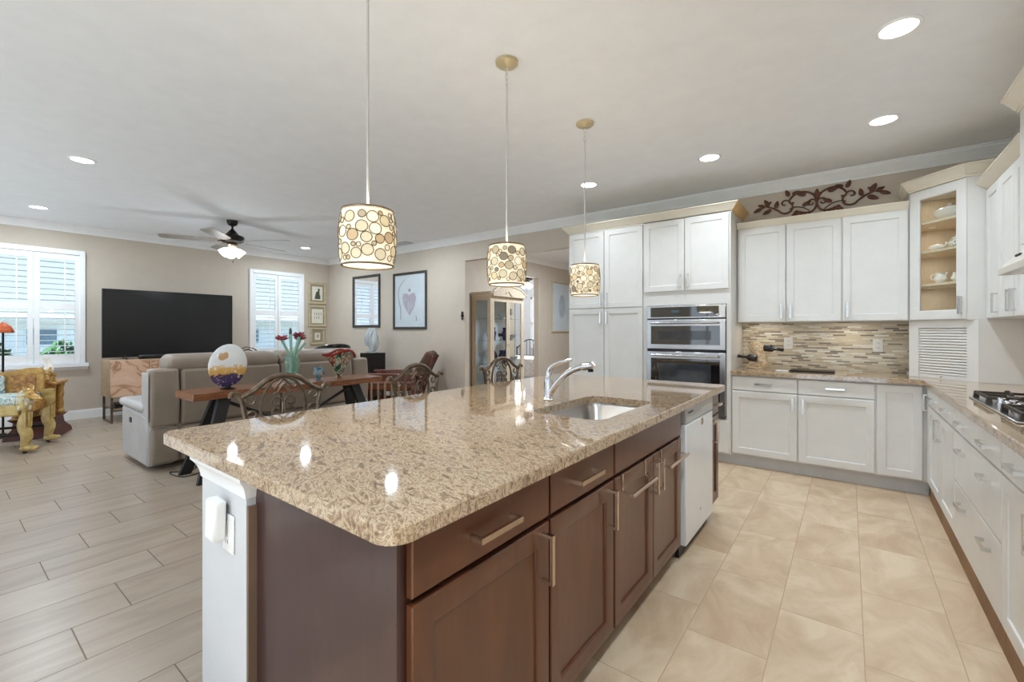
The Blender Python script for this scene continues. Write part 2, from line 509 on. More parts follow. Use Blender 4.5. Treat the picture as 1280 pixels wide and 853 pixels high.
M_floor_k = grid_tiles('warm_lit_beige_tile', 0, 1, 0.3065, 0.6115, 0.05, 0.375, -0.205,  # warm copy of one tile, the warm room light put into its colour
    [(0.0, (198, 171, 142)), (0.5, (206, 182, 153)), (1.0, (212, 191, 164))], (182, 154, 126), 0.004, 0.30,
    cloud=[(0.34, (180, 149, 117)), (0.5, (201, 176, 145)), (0.62, (216, 197, 168))], cloud_amt=0.62, cscale=4.2, cstretch=(1.0, 0.6, 1), bump=0.2)
M_floor_l = grid_tiles('daylit_taupe_tile', 0, 1, 0.3065, 0.6115, 0.05, 0.375, -0.205,  # cool copy of the same tile, the daylight put into its colour
    [(0.0, (154, 137, 119)), (0.5, (165, 148, 130)), (1.0, (172, 156, 139))], (116, 101, 86), 0.005, 0.30,
    cloud=[(0.34, (147, 129, 111)), (0.5, (165, 148, 130)), (0.66, (178, 163, 146))], cloud_amt=0.6, cscale=3.0, cstretch=(2.6, 0.45, 1), bump=0.2)
M_mosaic = grid_tiles('glass_mosaic', 2, 0, 0.0158, 0.104, 0.918, 0.0, 0.0437,
    [(0.0, (216, 202, 174)), (0.17, (230, 222, 204)), (0.30, (200, 186, 158)), (0.42, (160, 148, 132)), (0.50, (226, 214, 188)), (0.62, (212, 202, 180)), (0.76, (136, 124, 110)), (0.85, (240, 236, 224)), (0.93, (190, 174, 146))],
    (218, 206, 182), 0.0022, 0.07, rough_var=0.3, bump=0.4)
# ------------------------------------------------------------------ the setting
XR, XT, YB, CEIL, YREAR = 1.13, -9.05, 5.33, 2.84, -3.2
XA = -5.30                      # hall side wall
WIN_Y = (0.91, 4.23); WW = 0.525; WZ0, WZ1 = 0.80, 2.46

struct('floor_kitchen', MB().box(-1.6, XR + 0.1, YREAR, YB + 0.02, -0.05, 0), M_floor_k, smooth=False)
struct('floor_living', MB().box(XT - 0.1, -1.6, YREAR, 11.2, -0.05, 0), M_floor_l, smooth=False)
struct('ceiling', MB().box(XT - 0.1, XR + 0.1, YREAR - 0.1, 11.2, CEIL, CEIL + 0.1), M_ceil, smooth=False)

b = MB(); b.box(XR, XR + 0.1, -0.3, YB + 0.1, 0, CEIL); b.box(XR, XR + 0.1, YREAR, -2.7, 0, CEIL)
b.box(XR, XR + 0.1, -2.7, -0.3, 0, 0.6); b.box(XR, XR + 0.1, -2.7, -0.3, 2.4, CEIL); struct('wall_right', b, M_wall, smooth=False)
f = MB()
for y in (-2.7, -1.53, -0.36): f.box(XR + 0.02, XR + 0.08, y, y + 0.06, 0.6, 2.4)
for z in (0.6, 2.34): f.box(XR + 0.02, XR + 0.08, -2.7, -0.3, z, z + 0.06)
struct('window_added_right', f, M_trim)  # unseen window added to let in more sky light from the side
b = MB()
b.box(-2.72, XR + 0.1, YB, YB + 0.1, 0, CEIL)
b.box(-5.0, -2.72, YB, YB + 0.1, 2.45, CEIL)
b.box(XT - 0.1, -5.0, YB, YB + 0.1, 0, CEIL)
struct('wall_back', b, M_wall, smooth=False)
b = MB()
ys = [YREAR, -2.8, -0.4]
for yc in WIN_Y: ys += [yc - WW + 0.03, yc + WW - 0.03]
ys.append(YB + 0.1)
for k in range(0, len(ys), 2): b.box(XT - 0.16, XT, ys[k], ys[k + 1], 0, CEIL)
b.box(XT - 0.16, XT, -2.8, -0.4, 0, 0.5); b.box(XT - 0.16, XT, -2.8, -0.4, 2.4, CEIL)  # unseen opening added in the left wall for more sky light
for yc in WIN_Y:
    b.box(XT - 0.16, XT, yc - WW + 0.03, yc + WW - 0.03, 0, WZ0)
    b.box(XT - 0.16, XT, yc - WW + 0.03, yc + WW - 0.03, WZ1, CEIL)
struct('wall_left', b, M_wall, smooth=False)
# unseen rear wall: middle door mirrored in the ovens, outer openings invented for daylight
REAR = [(-8.4, -4.6, 0.0, 2.45), (-3.45, -2.55, 0.0, 2.45), (-1.9, 0.7, 0.0, 2.45)]
b = MB(); xs = XT - 0.1
for x0, x1, z0, z1 in REAR:
    b.box(xs, x0, YREAR - 0.1, YREAR, 0, CEIL); b.box(x0, x1, YREAR - 0.1, YREAR, z1, CEIL)
    if z0 > 0: b.box(x0, x1, YREAR - 0.1, YREAR, 0, z0)
    xs = x1
b.box(xs, XR + 0.1, YREAR - 0.1, YREAR, 0, CEIL)
struct('wall_rear', b, M_wall, smooth=False)
for k, (x0, x1, z0, z1) in enumerate(REAR):
    f = MB(); n = 3 if x1 - x0 > 2.2 else 2
    f.box(x0, x1, YREAR - 0.08, YREAR - 0.02, z1 - 0.06, z1); f.box(x0, x1, YREAR - 0.08, YREAR - 0.02, z0, z0 + 0.05)
    for i in range(n + 1):
        xx = x0 + (x1 - x0) * i / n; f.box(xx - 0.035, xx + 0.035, YREAR - 0.08, YREAR - 0.02, z0, z1)
    struct('door_%d' % (k + 1), f, M_trim)
# hall beyond the opening, and the bedroom beyond its doorway
b = MB()
b.box(XA - 0.1, XA, YB + 0.1, 7.08, 0, CEIL); b.box(XA - 0.1, XA, 7.94, 10.3, 0, CEIL); b.box(XA - 0.1, XA, 7.08, 7.94, 2.45, CEIL)
struct('wall_hall', b, M_wall, smooth=False)
struct('wall_hall_end', MB().box(XA, -2.0, 10.2, 10.3, 0, CEIL), M_wall, smooth=False)
struct('wall_hall_side', MB().box(-2.1, -2.0, YB + 0.1, 10.2, 0, CEIL), M_wall, smooth=False)
M_bedwall = paint('pale_blue_wall_paint', (206, 212, 220), 0.6, var=0.01)
b = MB(); W0, W1 = -7.62, -6.95
b.box(XT, W0, 11.0, 11.1, 0, CEIL); b.box(W1, XA - 0.1, 11.0, 11.1, 0, CEIL)
b.box(W0, W1, 11.0, 11.1, 0, 0.75); b.box(W0, W1, 11.0, 11.1, 2.3, CEIL)
b.box(XT - 0.1, XT, YB + 0.1, 11.1, 0, CEIL)
struct('wall_bedroom', b, M_bedwall, smooth=False)
d = MB()
for y in (7.08, 7.94 - 0.02): d.box(XA - 0.11, XA + 0.015, y, y + 0.02, 0, 2.45)
d.box(XA - 0.11, XA + 0.015, 7.08, 7.94, 2.43, 2.45)
struct('trim_doorway', d, M_wall)

def crown(name, x0, x1, y0, y1, along, wall_sign, m=None):
    """cornice of fixed profile; along 'x' or 'y'; wall_sign: direction from the wall into the room"""
    P = [(0, 0), (0, -0.105), (0.012, -0.105), (0.018, -0.088), (0.03, -0.078), (0.055, -0.04), (0.074, -0.026), (0.08, -0.012), (0.094, -0.010), (0.094, 0)]
    b = MB()
    if along == 'x': b.prism([(y0 + wall_sign * p, CEIL + q) for p, q in P], 'x', x0, x1)
    else: b.prism([(x0 + wall_sign * p, CEIL + q) for p, q in P], 'y', y0, y1)
    return struct(name, b, M_trim, angle=25)
crown('trim_1', XT, XR, YB, YB, 'x', -1)
crown('trim_2', XT, XT, YREAR, YB, 'y', 1)
crown('trim_3', XR, XR, YREAR, YB, 'y', -1)
crown('trim_4', XA, XA, YB + 0.1, 10.2, 'y', 1)
crown('trim_5', XA, -2.1, YB + 0.1, YB + 0.1, 'x', 1)

def base(name, poly_x=None, x0=0, x1=0, y0=0, y1=0):
    b = MB()
    b.box(x0, x1, y0, y1, 0, 0.115); 
    if abs(x1 - x0) < abs(y1 - y0): b.box(x0, x0 + (x1 - x0) * 0.6, y0, y1, 0.115, 0.135)
    else: b.box(x0, x1, y1 - (y1 - y0) * 0.6, y1, 0.115, 0.135)
    return struct(name, b, M_trim)
base('baseboard_left', x0=XT, x1=XT + 0.016, y0=YREAR, y1=YB)
base('baseboard_back', x0=XT, x1=-5.0, y0=YB - 0.016, y1=YB)
base('baseboard_hall', x0=XA, x1=XA + 0.016, y0=YB + 0.1, y1=7.06)
base('baseboard_hall.001', x0=XA, x1=XA + 0.016, y0=7.96, y1=10.2)

def window(name, yc):
    w = tag(thing(name, None, None, (XT, yc, WZ0)), kind='structure')
    y0, y1 = yc - WW, yc + WW
    f = MB(); X0, X1 = XT - 0.1, XT + 0.035
    f.box(X0, X1, y0, y0 + 0.06, WZ0 + 0.03, WZ1 + 0.02, 0.004); f.box(X0, X1, y1 - 0.06, y1, WZ0 + 0.03, WZ1 + 0.02, 0.004)
    f.box(X0, X1, y0 + 0.06, y1 - 0.06, WZ1 - 0.05, WZ1 + 0.02, 0.004)
    f.build('window_frame', M_trim, w)
    s = MB(); s.prism([(XT - 0.1, WZ0 + 0.03), (XT - 0.1, WZ0), (XT, WZ0), (XT, WZ0 - 0.065), (XT + 0.015, WZ0 - 0.065), (XT + 0.03, WZ0 - 0.03), (XT + 0.07, WZ0 - 0.022), (XT + 0.07, WZ0 + 0.028)], 'y', y0 - 0.03, y1 + 0.03)
    s.build('window_sill', M_trim, w)
    g = MB(); g.box(XT - 0.112, XT - 0.108, y0 + 0.03, y1 - 0.03, WZ0, WZ1)
    g.build('pane', M_pane, w)
    mm = MB(); mm.box(XT - 0.13, XT - 0.10, y0 + 0.03, y1 - 0.03, 1.62, 1.66); mm.build('sash_rail', M_trim, w)
    mid = yc
    for a, c in ((y0 + 0.06, mid - 0.004), (mid + 0.004, y1 - 0.06)):
        st = 0.055; p = MB(); xa, xb = XT - 0.012, XT + 0.018
        for ya in (a, c - st): p.box(xa, xb, ya, ya + st, WZ0 + 0.035, WZ1 - 0.055, 0.003)
        for za, zb in ((WZ0 + 0.035, 0.965), (1.60, 1.70), (2.325, WZ1 - 0.055)): p.box(xa, xb, a + st, c - st, za, zb, 0.003)
        pan = p.build('shutter_panel', M_trim, w)
        l = MB()
        for zs, ze in ((0.965, 1.60), (1.70, 2.325)):
            n = 8
            for k in range(n):
                z = zs + (ze - zs) * (k + 0.5) / n
                ring = []
                ca, sa = math.cos(RAD(7)), math.sin(RAD(7))
                for k2 in range(10):
                    t = 2 * PI * k2 / 10; px, pz = 0.038 * math.cos(t), 0.0055 * math.sin(t)
                    ring.append((XT + 0.003 + px * ca - pz * sa, z + px * sa + pz * ca))
                l.prism(ring, 'y', a + st, c - st)
        l.build('louvers', M_trim, pan)
        r = MB(); ry = a + (c - a) * 0.66
        for zs, ze in ((1.0, 1.57), (1.73, 2.30)): r.box(XT + 0.036, XT + 0.044, ry - 0.006, ry + 0.006, zs, ze)
        r.build('tilt_rod', M_trim, pan)
    return w
window('window_1', WIN_Y[0])
window('window_2', WIN_Y[1])

# bedroom window
f = MB()
for a in (W0, (W0 + W1) / 2 - 0.025, W1 - 0.05): f.box(a, a + 0.05, 10.98, 11.06, 0.75, 2.3)
for z in (0.75, 1.5, 2.25): f.box(W0, W1, 10.98, 11.06, z, z + 0.05)
struct('window_3', f, M_trim)

# garden and neighbouring houses
struct('ground', MB().box(-60, 40, -40, 40, -0.35, -0.15), M_lawn, smooth=False)
struct('bounce_patio', MB().box(-9.5, 1.5, -7.5, YREAR - 0.1, -0.15, -0.02), M_stucco, smooth=False)  # unseen pale slab added to bounce sunlight through the rear openings
def house(name, x, y0, y1, label, h=1.75):
    t = thing(name, label, 'house', (x, (y0 + y1) / 2, -0.15))
    wl = MB(); wl.box(x - 6, x, y0, y1, -0.15, h); wl.build('wall', M_stucco, t, smooth=False)
    e = 0.5; ym = (y0 + y1) / 2
    r = MB(); r.loft([[(x - 6 - e, y0 - e, h), (x + e, y0 - e, h), (x + e, y1 + e, h), (x - 6 - e, y1 + e, h)],
                      [(x - 6 - e, y0 - e, h + 0.16), (x + e, y0 - e, h + 0.16), (x + e, y1 + e, h + 0.16), (x - 6 - e, y1 + e, h + 0.16)],
                      [(x - 3.2, y0 + 2.6, h + 0.5), (x - 2.8, y0 + 2.6, h + 0.5), (x - 2.8, y1 - 2.6, h + 0.5), (x - 3.2, y1 - 2.6, h + 0.5)]])
    r.build('roof', M_rooftile, t, smooth=False)
    n = 3
    for k in range(n):
        yy = y0 + (y1 - y0) * (k + 0.5) / n
        wn = MB(); wn.box(x - 0.02, x + 0.06, yy - 0.6, yy + 0.6, 0.55, 1.5, 0.01); o = wn.build('window', M_trim, t)
        pn = MB(); pn.box(x + 0.05, x + 0.07, yy - 0.52, yy + 0.52, 0.63, 1.42); pn.build('pane', M_extglass, o)
    return t
house('neighbour_house', -32.0, -9.0, 6.0, 'cream stucco house beyond the shutters of the larger left window')
house('neighbour_house', -26.0, 8.5, 21.0, 'cream stucco house beyond the shutters right of the television')
def shrub(x, y, r, h, label):
    rnd = random.Random(int(abs(x * 97 + y * 31)))
    b = MB()
    for k in range(420):
        t = rnd.uniform(0, 2 * PI); ph = math.acos(rnd.uniform(-0.4, 1)); q = rnd.uniform(0.7, 1.0)
        c = Vector((x + r * q * math.sin(ph) * math.cos(t), y + r * q * math.sin(ph) * math.sin(t), -0.15 + h * 0.45 + h * 0.55 * q * math.cos(ph)))
        u = Vector((rnd.uniform(-1, 1), rnd.uniform(-1, 1), rnd.uniform(-1, 1))).normalized(); v = u.orthogonal().normalized(); s_ = rnd.uniform(0.06, 0.11)
        b.add([c + u * s_, c + v * s_ * 0.5, c - u * s_, c - v * s_ * 0.5, ], [(0, 1, 2, 3)])
    for k in range(5):
        t = 2 * PI * k / 5; b.cyl((x, y, -0.16), (x + r * 0.5 * math.cos(t), y + r * 0.5 * math.sin(t), h * 0.5), 0.02, 6)
    b.ball((x, y, -0.15 + h * 0.45), (r * 0.72, r * 0.72, h * 0.42), 14, 8)
    return solo('garden_shrub', b, M_green, label, 'shrub', (x, y, -0.15), smooth=False)
shrub(-12.2, 1.62, 0.42, 1.25, 'green shrub outside the right shutter panel of the left window')
shrub(-12.4, 0.62, 0.45, 1.3, 'darker green shrub outside the left shutter panel of the left window')
# ------------------------------------------------------------------ kitchen: cabinets along the back wall
X_, Y_, Z_ = Vector((1, 0, 0)), Vector((0, 1, 0)), Vector((0, 0, 1))
def door(root, o, u, nrm, w_, h, m, handle=None, hdir=Z_, flat=False, name='door', L=0.135, hm=None, margin=0.055, proj=0.03):
    """handle: (along u, up) centre on the face"""
    d = MB().panel(o, u, nrm, w_, h, 0.02, margin, flat=flat).build(name, m, root)
    if handle:
        for hh in (handle if isinstance(handle, list) else [handle]):
            p = Vector(o) + Vector(u) * hh[0] + Z_ * hh[1] + Vector(nrm) * 0.02
            MB().pull(p, hdir, nrm, L, proj).build('handle', hm or M_nickel2, d)
    return d
def crown_cab(root, x0, x1, yf, yb, z0, z1, pr, rl=0, rr=0, m=None):
    b = MB()
    def ring(p, z): return [(x0 - p * rl, yf - p, z), (x1 + p * rr, yf - p, z), (x1 + p * rr, yb, z), (x0 - p * rl, yb, z)]
    h = z1 - z0
    b.loft([ring(0.0, z0), ring(0.008, z0), ring(0.008, z0 + h * 0.14), ring(0.016, z0 + h * 0.16), ring(pr * 0.55, z0 + h * 0.5), ring(pr * 0.9, z0 + h * 0.84), ring(pr, z0 + h * 0.86), ring(pr, z1)])
    return b.build('crown_molding', M_crown_bounce, root, angle=20)

YF = 4.70                                   # faces of the tall doors
# pantry
t = thing('pantry_cabinet', 'tall white four-door pantry cabinet left of the wall ovens', 'cabinet', (-2.24, 5.02, 0))
MB().box(-2.70, -1.778, YF + 0.021, YB - 0.005, 0.10, 2.47).build('body', M_cab, t, smooth=False)
MB().box(-2.70, -1.778, YF + 0.09, YB - 0.005, 0, 0.10).build('toe_kick', M_toe, t, smooth=False)
for x0, x1, hx in ((-2.695, -2.241, 0.42), (-2.233, -1.783, 0.034)):
    door(t, (x0, YF + 0.02, 1.565), X_, -Y_, x1 - x0, 0.885, M_cab, (hx, 0.10))
    door(t, (x0, YF + 0.02, 0.115), X_, -Y_, x1 - x0, 1.44, M_cab, (hx, 1.34))
crown_cab(t, -2.70, -1.777, YF + 0.02, YB - 0.005, 2.462, 2.548, 0.07, 1, 0)
# oven cabinet
t = thing('oven_cabinet', 'tall white cabinet built round the steel wall ovens', 'cabinet', (-1.34, 5.02, 0))
b = MB(); b.box(-1.776, -0.91, YF + 0.05, YB - 0.005, 0.10, 2.47)
b.box(-1.776, -1.737, YF + 0.012, YF + 0.05, 0.10, 2.47); b.box(-0.948, -0.91, YF + 0.012, YF + 0.05, 0.10, 2.47)
b.box(-1.737, -0.948, YF + 0.012, YF + 0.05, 1.568, 2.47); b.box(-1.737, -0.948, YF + 0.012, YF + 0.05, 0.10, 0.438)
b.build('body', M_cab, t, smooth=False)
MB().box(-1.776, -0.91, YF + 0.09, YB - 0.005, 0, 0.10).build('toe_kick', M_toe, t, smooth=False)
door(t, (-1.765, YF + 0.012, 1.715), X_, -Y_, 0.42, 0.74, M_cab, (0.385, 0.10))
door(t, (-1.337, YF + 0.012, 1.715), X_, -Y_, 0.412, 0.74, M_cab, (0.034, 0.10))
door(t, (-1.765, YF + 0.012, 0.115), X_, -Y_, 0.84, 0.31, M_cab, (0.42, 0.16), hdir=X_, name='drawer', flat=True)
crown_cab(t, -1.777, -0.91, YF + 0.02, YB - 0.005, 2.462, 2.548, 0.07, 0, 1)
b = MB(); b.loft([[(-0.897, YF + 0.0, 2.466), (-0.897, YB - 0.09, 2.466)] + [(-0.835, YB - 0.09, 2.544), (-0.835, YF - 0.04, 2.544)], [(-0.899, YF + 0.0, 2.472), (-0.899, YB - 0.09, 2.472), (-0.837, YB - 0.09, 2.55), (-0.837, YF - 0.04, 2.55)]])
b.build('raw_crown_end', M_maple, t, smooth=False)['label'] = 'bare wood crown end'

# wall oven and microwave combination
t = thing('double_oven', 'stainless steel double wall oven with microwave door above', 'oven', (-1.34, YF, 0.44))
ox0, ox1 = -1.733, -0.952; yo = YF - 0.012
b = MB(); b.box(ox0, ox1, YF + 0.013, YF + 0.05, 0.44, 1.566); b.build('body', M_black, t, smooth=False)
b = MB(); b.box(ox0, ox1, yo, YF + 0.012, 1.43, 1.564, 0.004); p = b.build('control_panel', M_steel, t)
b = MB(); b.box(ox0 + 0.045, ox1 - 0.06, yo - 0.004, yo - 0.0005, 1.444, 1.548, 0.001); b.build('control_glass', M_blackglass, p)
M_disp = glow('oven_clock_display', (90, 140, 160), 0.25, (20, 30, 34))
b = MB(); b.box(-1.47, -1.39, yo - 0.006, yo - 0.0045, 1.488, 1.512); b.build('clock_display', M_disp, p)
def oven_door(z0, z1, wz0, wz1, nm):
    d = MB(); d.box(ox0, ox1, yo - 0.006, YF + 0.012, z0, z1, 0.004); d = d.build(nm, M_steel, t)
    g = MB(); g.box(ox0 + 0.05, ox1 - 0.05, yo - 0.010, yo - 0.0065, wz0, wz1, 0.001); g.build('window', M_blackglass, d)
    g = MB()
    g.loft([[(ox0 + 0.13, yo - 0.0115, wz0 + 0.05), (ox1 - 0.13, yo - 0.0115, wz0 + 0.05), (ox1 - 0.13, yo - 0.0115, wz1 - 0.05), (ox0 + 0.13, yo - 0.0115, wz1 - 0.05)],
            [(ox0 + 0.135, yo - 0.0105, wz0 + 0.055), (ox1 - 0.135, yo - 0.0105, wz0 + 0.055), (ox1 - 0.135, yo - 0.0105, wz1 - 0.055), (ox0 + 0.135, yo - 0.0105, wz1 - 0.055)]])
    g.build('inner_glass', M_innerglass, d)
    h = MB(); hz = z1 - 0.038
    h.tube([(ox0 + 0.06, yo - 0.05, hz), (ox1 - 0.06, yo - 0.05, hz)], 0.011, 12)
    for hx in (ox0 + 0.09, ox1 - 0.09): h.cyl((hx, yo - 0.006, hz), (hx, yo - 0.05, hz), 0.009, 10)
    h.build('handle', M_steel, d)
M_innerglass = paint('grey_oven_window', (58, 62, 68), 0.06, var=0.15, spec=0.8)
oven_door(1.112, 1.42, 1.16, 1.352, 'microwave_door')
oven_door(0.47, 1.085, 0.56, 1.015, 'oven_door')
b = MB(); b.box(ox0, ox1, yo, YF + 0.012, 0.44, 0.462, 0.003); b.build('lower_trim', M_steel, t)

# upper cabinets
YU = 4.98
def upper(xa, xb, doors, label):
    t = thing('upper_cabinet', label, 'cabinet', ((xa + xb) / 2, 5.15, 1.385), group='white wall cabinets above the mosaic')
    MB().box(xa, xb, YU + 0.021, YB - 0.005, 1.385, 2.332).build('body', M_cab, t, smooth=False)
    for x0, x1, hx in doors: door(t, (x0, YU + 0.02, 1.39), X_, -Y_, x1 - x0, 0.93, M_cab, (hx, 0.10))
    crown_cab(t, xa, xb, YU + 0.02, YB - 0.005, 2.324, 2.388, 0.05)
upper(-0.905, -0.05, ((-0.89, -0.483, 0.375), (-0.475, -0.056, 0.034)), 'white two-door wall cabinet beside the oven cabinet, above the bottle holder')
upper(-0.05, 0.404, ((-0.044, 0.397, 0.034),), 'white single-door wall cabinet next to the glass corner cabinet')

# corner cabinet with glass door
D = Vector((0.7071, -0.7071, 0)); NI = Vector((0.7071, 0.7071, 0))
P0 = Vector((0.407, 4.98, 0)); WD = 0.414
t = thing('corner_cabinet', 'taller white corner cabinet with a glass door and china inside', 'cabinet', (0.75, 5.05, 1.385))
P1 = P0 + D * WD
yE = P1.y; zb, zt = 1.385, 2.455
b = MB()
b.box(0.407, 0.423, P0.y + 0.012, YB - 0.006, zb, zt)                     # left side
b.box(0.80, XR - 0.006, yE, yE + 0.016, zb, zt)
b.box(P1.x + 0.006, 0.80, yE, yE + 0.03, zb, zt)
b.box(0.423, XR - 0.006, YB - 0.018, YB - 0.006, zb, zt)
b.box(XR - 0.018, XR - 0.006, yE + 0.016, YB - 0.018, zb, zt)
foot = [(P0.x + 0.016, P0.y + 0.018), (P1.x + 0.012, P1.y + 0.018), (XR - 0.02, yE + 0.018), (XR - 0.02, YB - 0.02), (P0.x + 0.016, YB - 0.02)]
b.prism(foot, 'z', zb, zb + 0.018); b.prism(foot, 'z', zt - 0.018, zt)
b.build('body', M_cab, t, smooth=False)
b = MB()
b.box(0.4235, 0.4265, P0.y + 0.03, YB - 0.025, zb + 0.02, zt - 0.02)
b.box(0.427, XR - 0.022, YB - 0.024, YB - 0.0185, zb + 0.02, zt - 0.02); b.box(XR - 0.0225, XR - 0.0185, yE + 0.02, YB - 0.025, zb + 0.02, zt - 0.02)
b.box(0.47, 0.49, YB - 0.05, YB - 0.025, zb + 0.02, zt - 0.02)
b.build('lining', M_maple_in, t, smooth=False)['label'] = 'warm maple lining'
SHELF = (2.172, 1.935, 1.665)
for z in SHELF:
    s = MB(); s.prism([(P0.x + 0.022, P0.y + 0.035), (P1.x + 0.0, P1.y + 0.035), (XR - 0.026, yE + 0.025), (XR - 0.026, YB - 0.03), (P0.x + 0.022, YB - 0.03)], 'z', z, z + 0.018)
    s.build('shelf', M_maple_in, t, smooth=False)
o = P0 - NI * 0.0 + Vector((0, 0, zb + 0.005))
d = MB().panel(o + NI * 0.02, D, -NI, WD, zt - zb - 0.012, 0.02, 0.062, hole=True).build('door', M_cab, t)
MB().pull(o + D * (WD - 0.034) + Z_ * 0.105, Z_, -NI, 0.135).build('handle', M_nickel2, d)
q = o + NI * 0.008; g = MB()
g.loft([[q + D * a + Z_ * z_ + NI * e for a, z_ in ((0.06, 0.06), (WD - 0.06, 0.06), (WD - 0.06, zt - zb - 0.07), (0.06, zt - zb - 0.07))] for e in (0, 0.004)])
g.build('glass_pane', M_cabglass, d)
# crown of the corner cabinet: follows left return, diagonal face, right return
b = MB()
def cring(p, z):
    k = p * 0.4142
    return [(P0.x - p, YB - 0.006, z), (P0.x - p, P0.y - k, z), (P1.x - k, P1.y - p, z), (XR - 0.006, P1.y - p, z), (XR - 0.006, YB - 0.006, z)]
zc0, zc1 = zt - 0.004, zt + 0.085; h = zc1 - zc0
b.loft([cring(0, zc0), cring(0.008, zc0), cring(0.008, zc0 + h * .14), cring(0.016, zc0 + h * .16), cring(0.032, zc0 + h * .5), cring(0.052, zc0 + h * .84), cring(0.058, zc0 + h * .86), cring(0.058, zc1)])
b.build('crown_molding', M_crown_bounce, t, angle=20)

# fill pucks added under the top and each shelf to brighten the inside
for z in (zt - 0.019,) + SHELF:
    MB().lathe([(0.022, -0.007), (0.024, -0.004), (0.024, -0.0005)], (0.56, 5.12, z), 16).build('fill_puck', M_white, t)
    lamp('fill_puck_lamp', 'AREA', (0.56, 5.12, z - 0.009), 0.32, (1, 0.97, 0.92), 0.04)
# the china in it
def porcelain(name, prof, loc, label, cat, extra=None, n=22, M=None):
    t = thing(name, label, cat, loc)
    b = MB(); b.lathe(prof, loc, n); b.build('body', M_porcelain, t)
    if extra:
        for nm, mb in extra: mb.build(nm, M_porcelain, t)
    return t
zs = SHELF[0] + 0.0182
L = Vector((0.655, 4.975, zs))
t = thing('soup_tureen', 'large white floral soup tureen on the top shelf behind glass', 'tureen', L)
b = MB(); Mx = Matrix.Rotation(RAD(-45), 3, 'Z') @ Matrix.Diagonal((1.35, 0.95, 1)).to_3x3()
b.lathe([(0.04, 0), (0.052, 0.004), (0.045, 0.012), (0.075, 0.035), (0.092, 0.062), (0.094, 0.074)], L, 26, True, Mx); b.build('bowl', M_porcelain, t)
b = MB(); b.lathe([(0.096, 0.0742), (0.09, 0.083), (0.07, 0.10), (0.04, 0.112), (0.012, 0.116), (0.012, 0.124), (0.018, 0.132), (0.01, 0.140)], L, 26, True, Mx); b.build('lid', M_porcelain, t)
for s in (-1, 1):
    b = MB(); c = L + Vector((0.7071, -0.7071, 0)) * (s * 0.128) + Z_ * 0.058
    dd = Vector((0.7071, -0.7071, 0)) * s
    b.tube([c - dd * 0.012 + Z_ * 0.012, c + dd * 0.012 + Z_ * 0.014, c + dd * 0.018, c + dd * 0.01 - Z_ * 0.014, c - dd * 0.018 - Z_ * 0.012], 0.005, 8); b.build('handle', M_porcelain, t)
def jug(L, s, label, name='creamer', cat='jug', ang=-45):
    t = thing(name, label, cat, L)
    a = RAD(ang); dd = Vector((math.cos(a), math.sin(a), 0))
    b = MB(); b.lathe([(0.024 * s, 0), (0.028 * s, 0.003), (0.026 * s, 0.008), (0.044 * s, 0.03 * s), (0.046 * s, 0.045 * s), (0.034 * s, 0.068 * s), (0.03 * s, 0.08 * s), (0.036 * s, 0.092 * s), (0.033 * s, 0.092 * s), (0.027 * s, 0.08 * s)], L, 22); b.build('body', M_porcelain, t)
    b = MB(); b.tube(spline([L - dd * 0.03 * s + Z_ * 0.078 * s, L - dd * 0.058 * s + Z_ * 0.08 * s, L - dd * 0.062 * s + Z_ * 0.05 * s, L - dd * 0.04 * s + Z_ * 0.032 * s]), 0.0045 * s, 8); b.build('handle', M_porcelain, t)
    b = MB(); b.tube([L + dd * 0.026 * s + Z_ * 0.07 * s, L + dd * 0.044 * s + Z_ * 0.09 * s], [0.014 * s, 0.007 * s], 10); b.build('spout', M_porcelain, t)
    return t
def teapot(L, s, label):
    t = thing('sauce_boat', label, 'dish', L); dd = Vector((0.7071, -0.7071, 0))
    Mx = Matrix.Rotation(RAD(-45), 3, 'Z') @ Matrix.Diagonal((1.5, 0.9, 1)).to_3x3()
    b = MB(); b.lathe([(0.022 * s, 0), (0.03 * s, 0.004), (0.022 * s, 0.01), (0.042 * s, 0.03 * s), (0.044 * s, 0.045 * s), (0.03 * s, 0.06 * s), (0.006, 0.066 * s)], L, 22, True, Mx); b.build('body', M_porcelain, t)
    b = MB(); b.tube(spline([L + dd * 0.06 * s + Z_ * 0.035 * s, L + dd * 0.09 * s + Z_ * 0.062 * s, L + dd * 0.075 * s + Z_ * 0.07 * s]), 0.006 * s, 8); b.build('handle', M_porcelain, t)
    return t
zs = SHELF[1] + 0.0182
teapot(Vector((0.575, 5.02, zs)), 0.9, 'small oval covered white dish on the second shelf')
t = thing('floral_jar', 'round white jar covered in flowers on the second shelf', 'jar', (0.683, 4.93, zs))
M_floral = two_tone('flowered_porcelain', [(0.40, (120, 110, 84)), (0.48, (240, 234, 220)), (0.62, (244, 238, 226)), (0.7, (170, 130, 96))], 34, 1.5, rough=0.2)
MB().lathe([(0.03, 0), (0.046, 0.02), (0.05, 0.045), (0.038, 0.074), (0.03, 0.08)], (0.683, 4.93, zs), 22).build('body', M_floral, t)
MB().lathe([(0.033, 0.0803), (0.024, 0.092), (0.006, 0.098), (0.009, 0.104), (0.004, 0.11)], (0.683, 4.93, zs), 18).build('lid', M_floral, t)
zs = SHELF[2] + 0.0182
jug(Vector((0.598, 5.0, zs)), 1.0, 'white creamer jug with its handle to the left, third shelf', ang=-30)
jug(Vector((0.686, 4.92, zs)), 0.88, 'smaller white jug at the right of the third shelf', ang=-120)
zs = zb + 0.0182
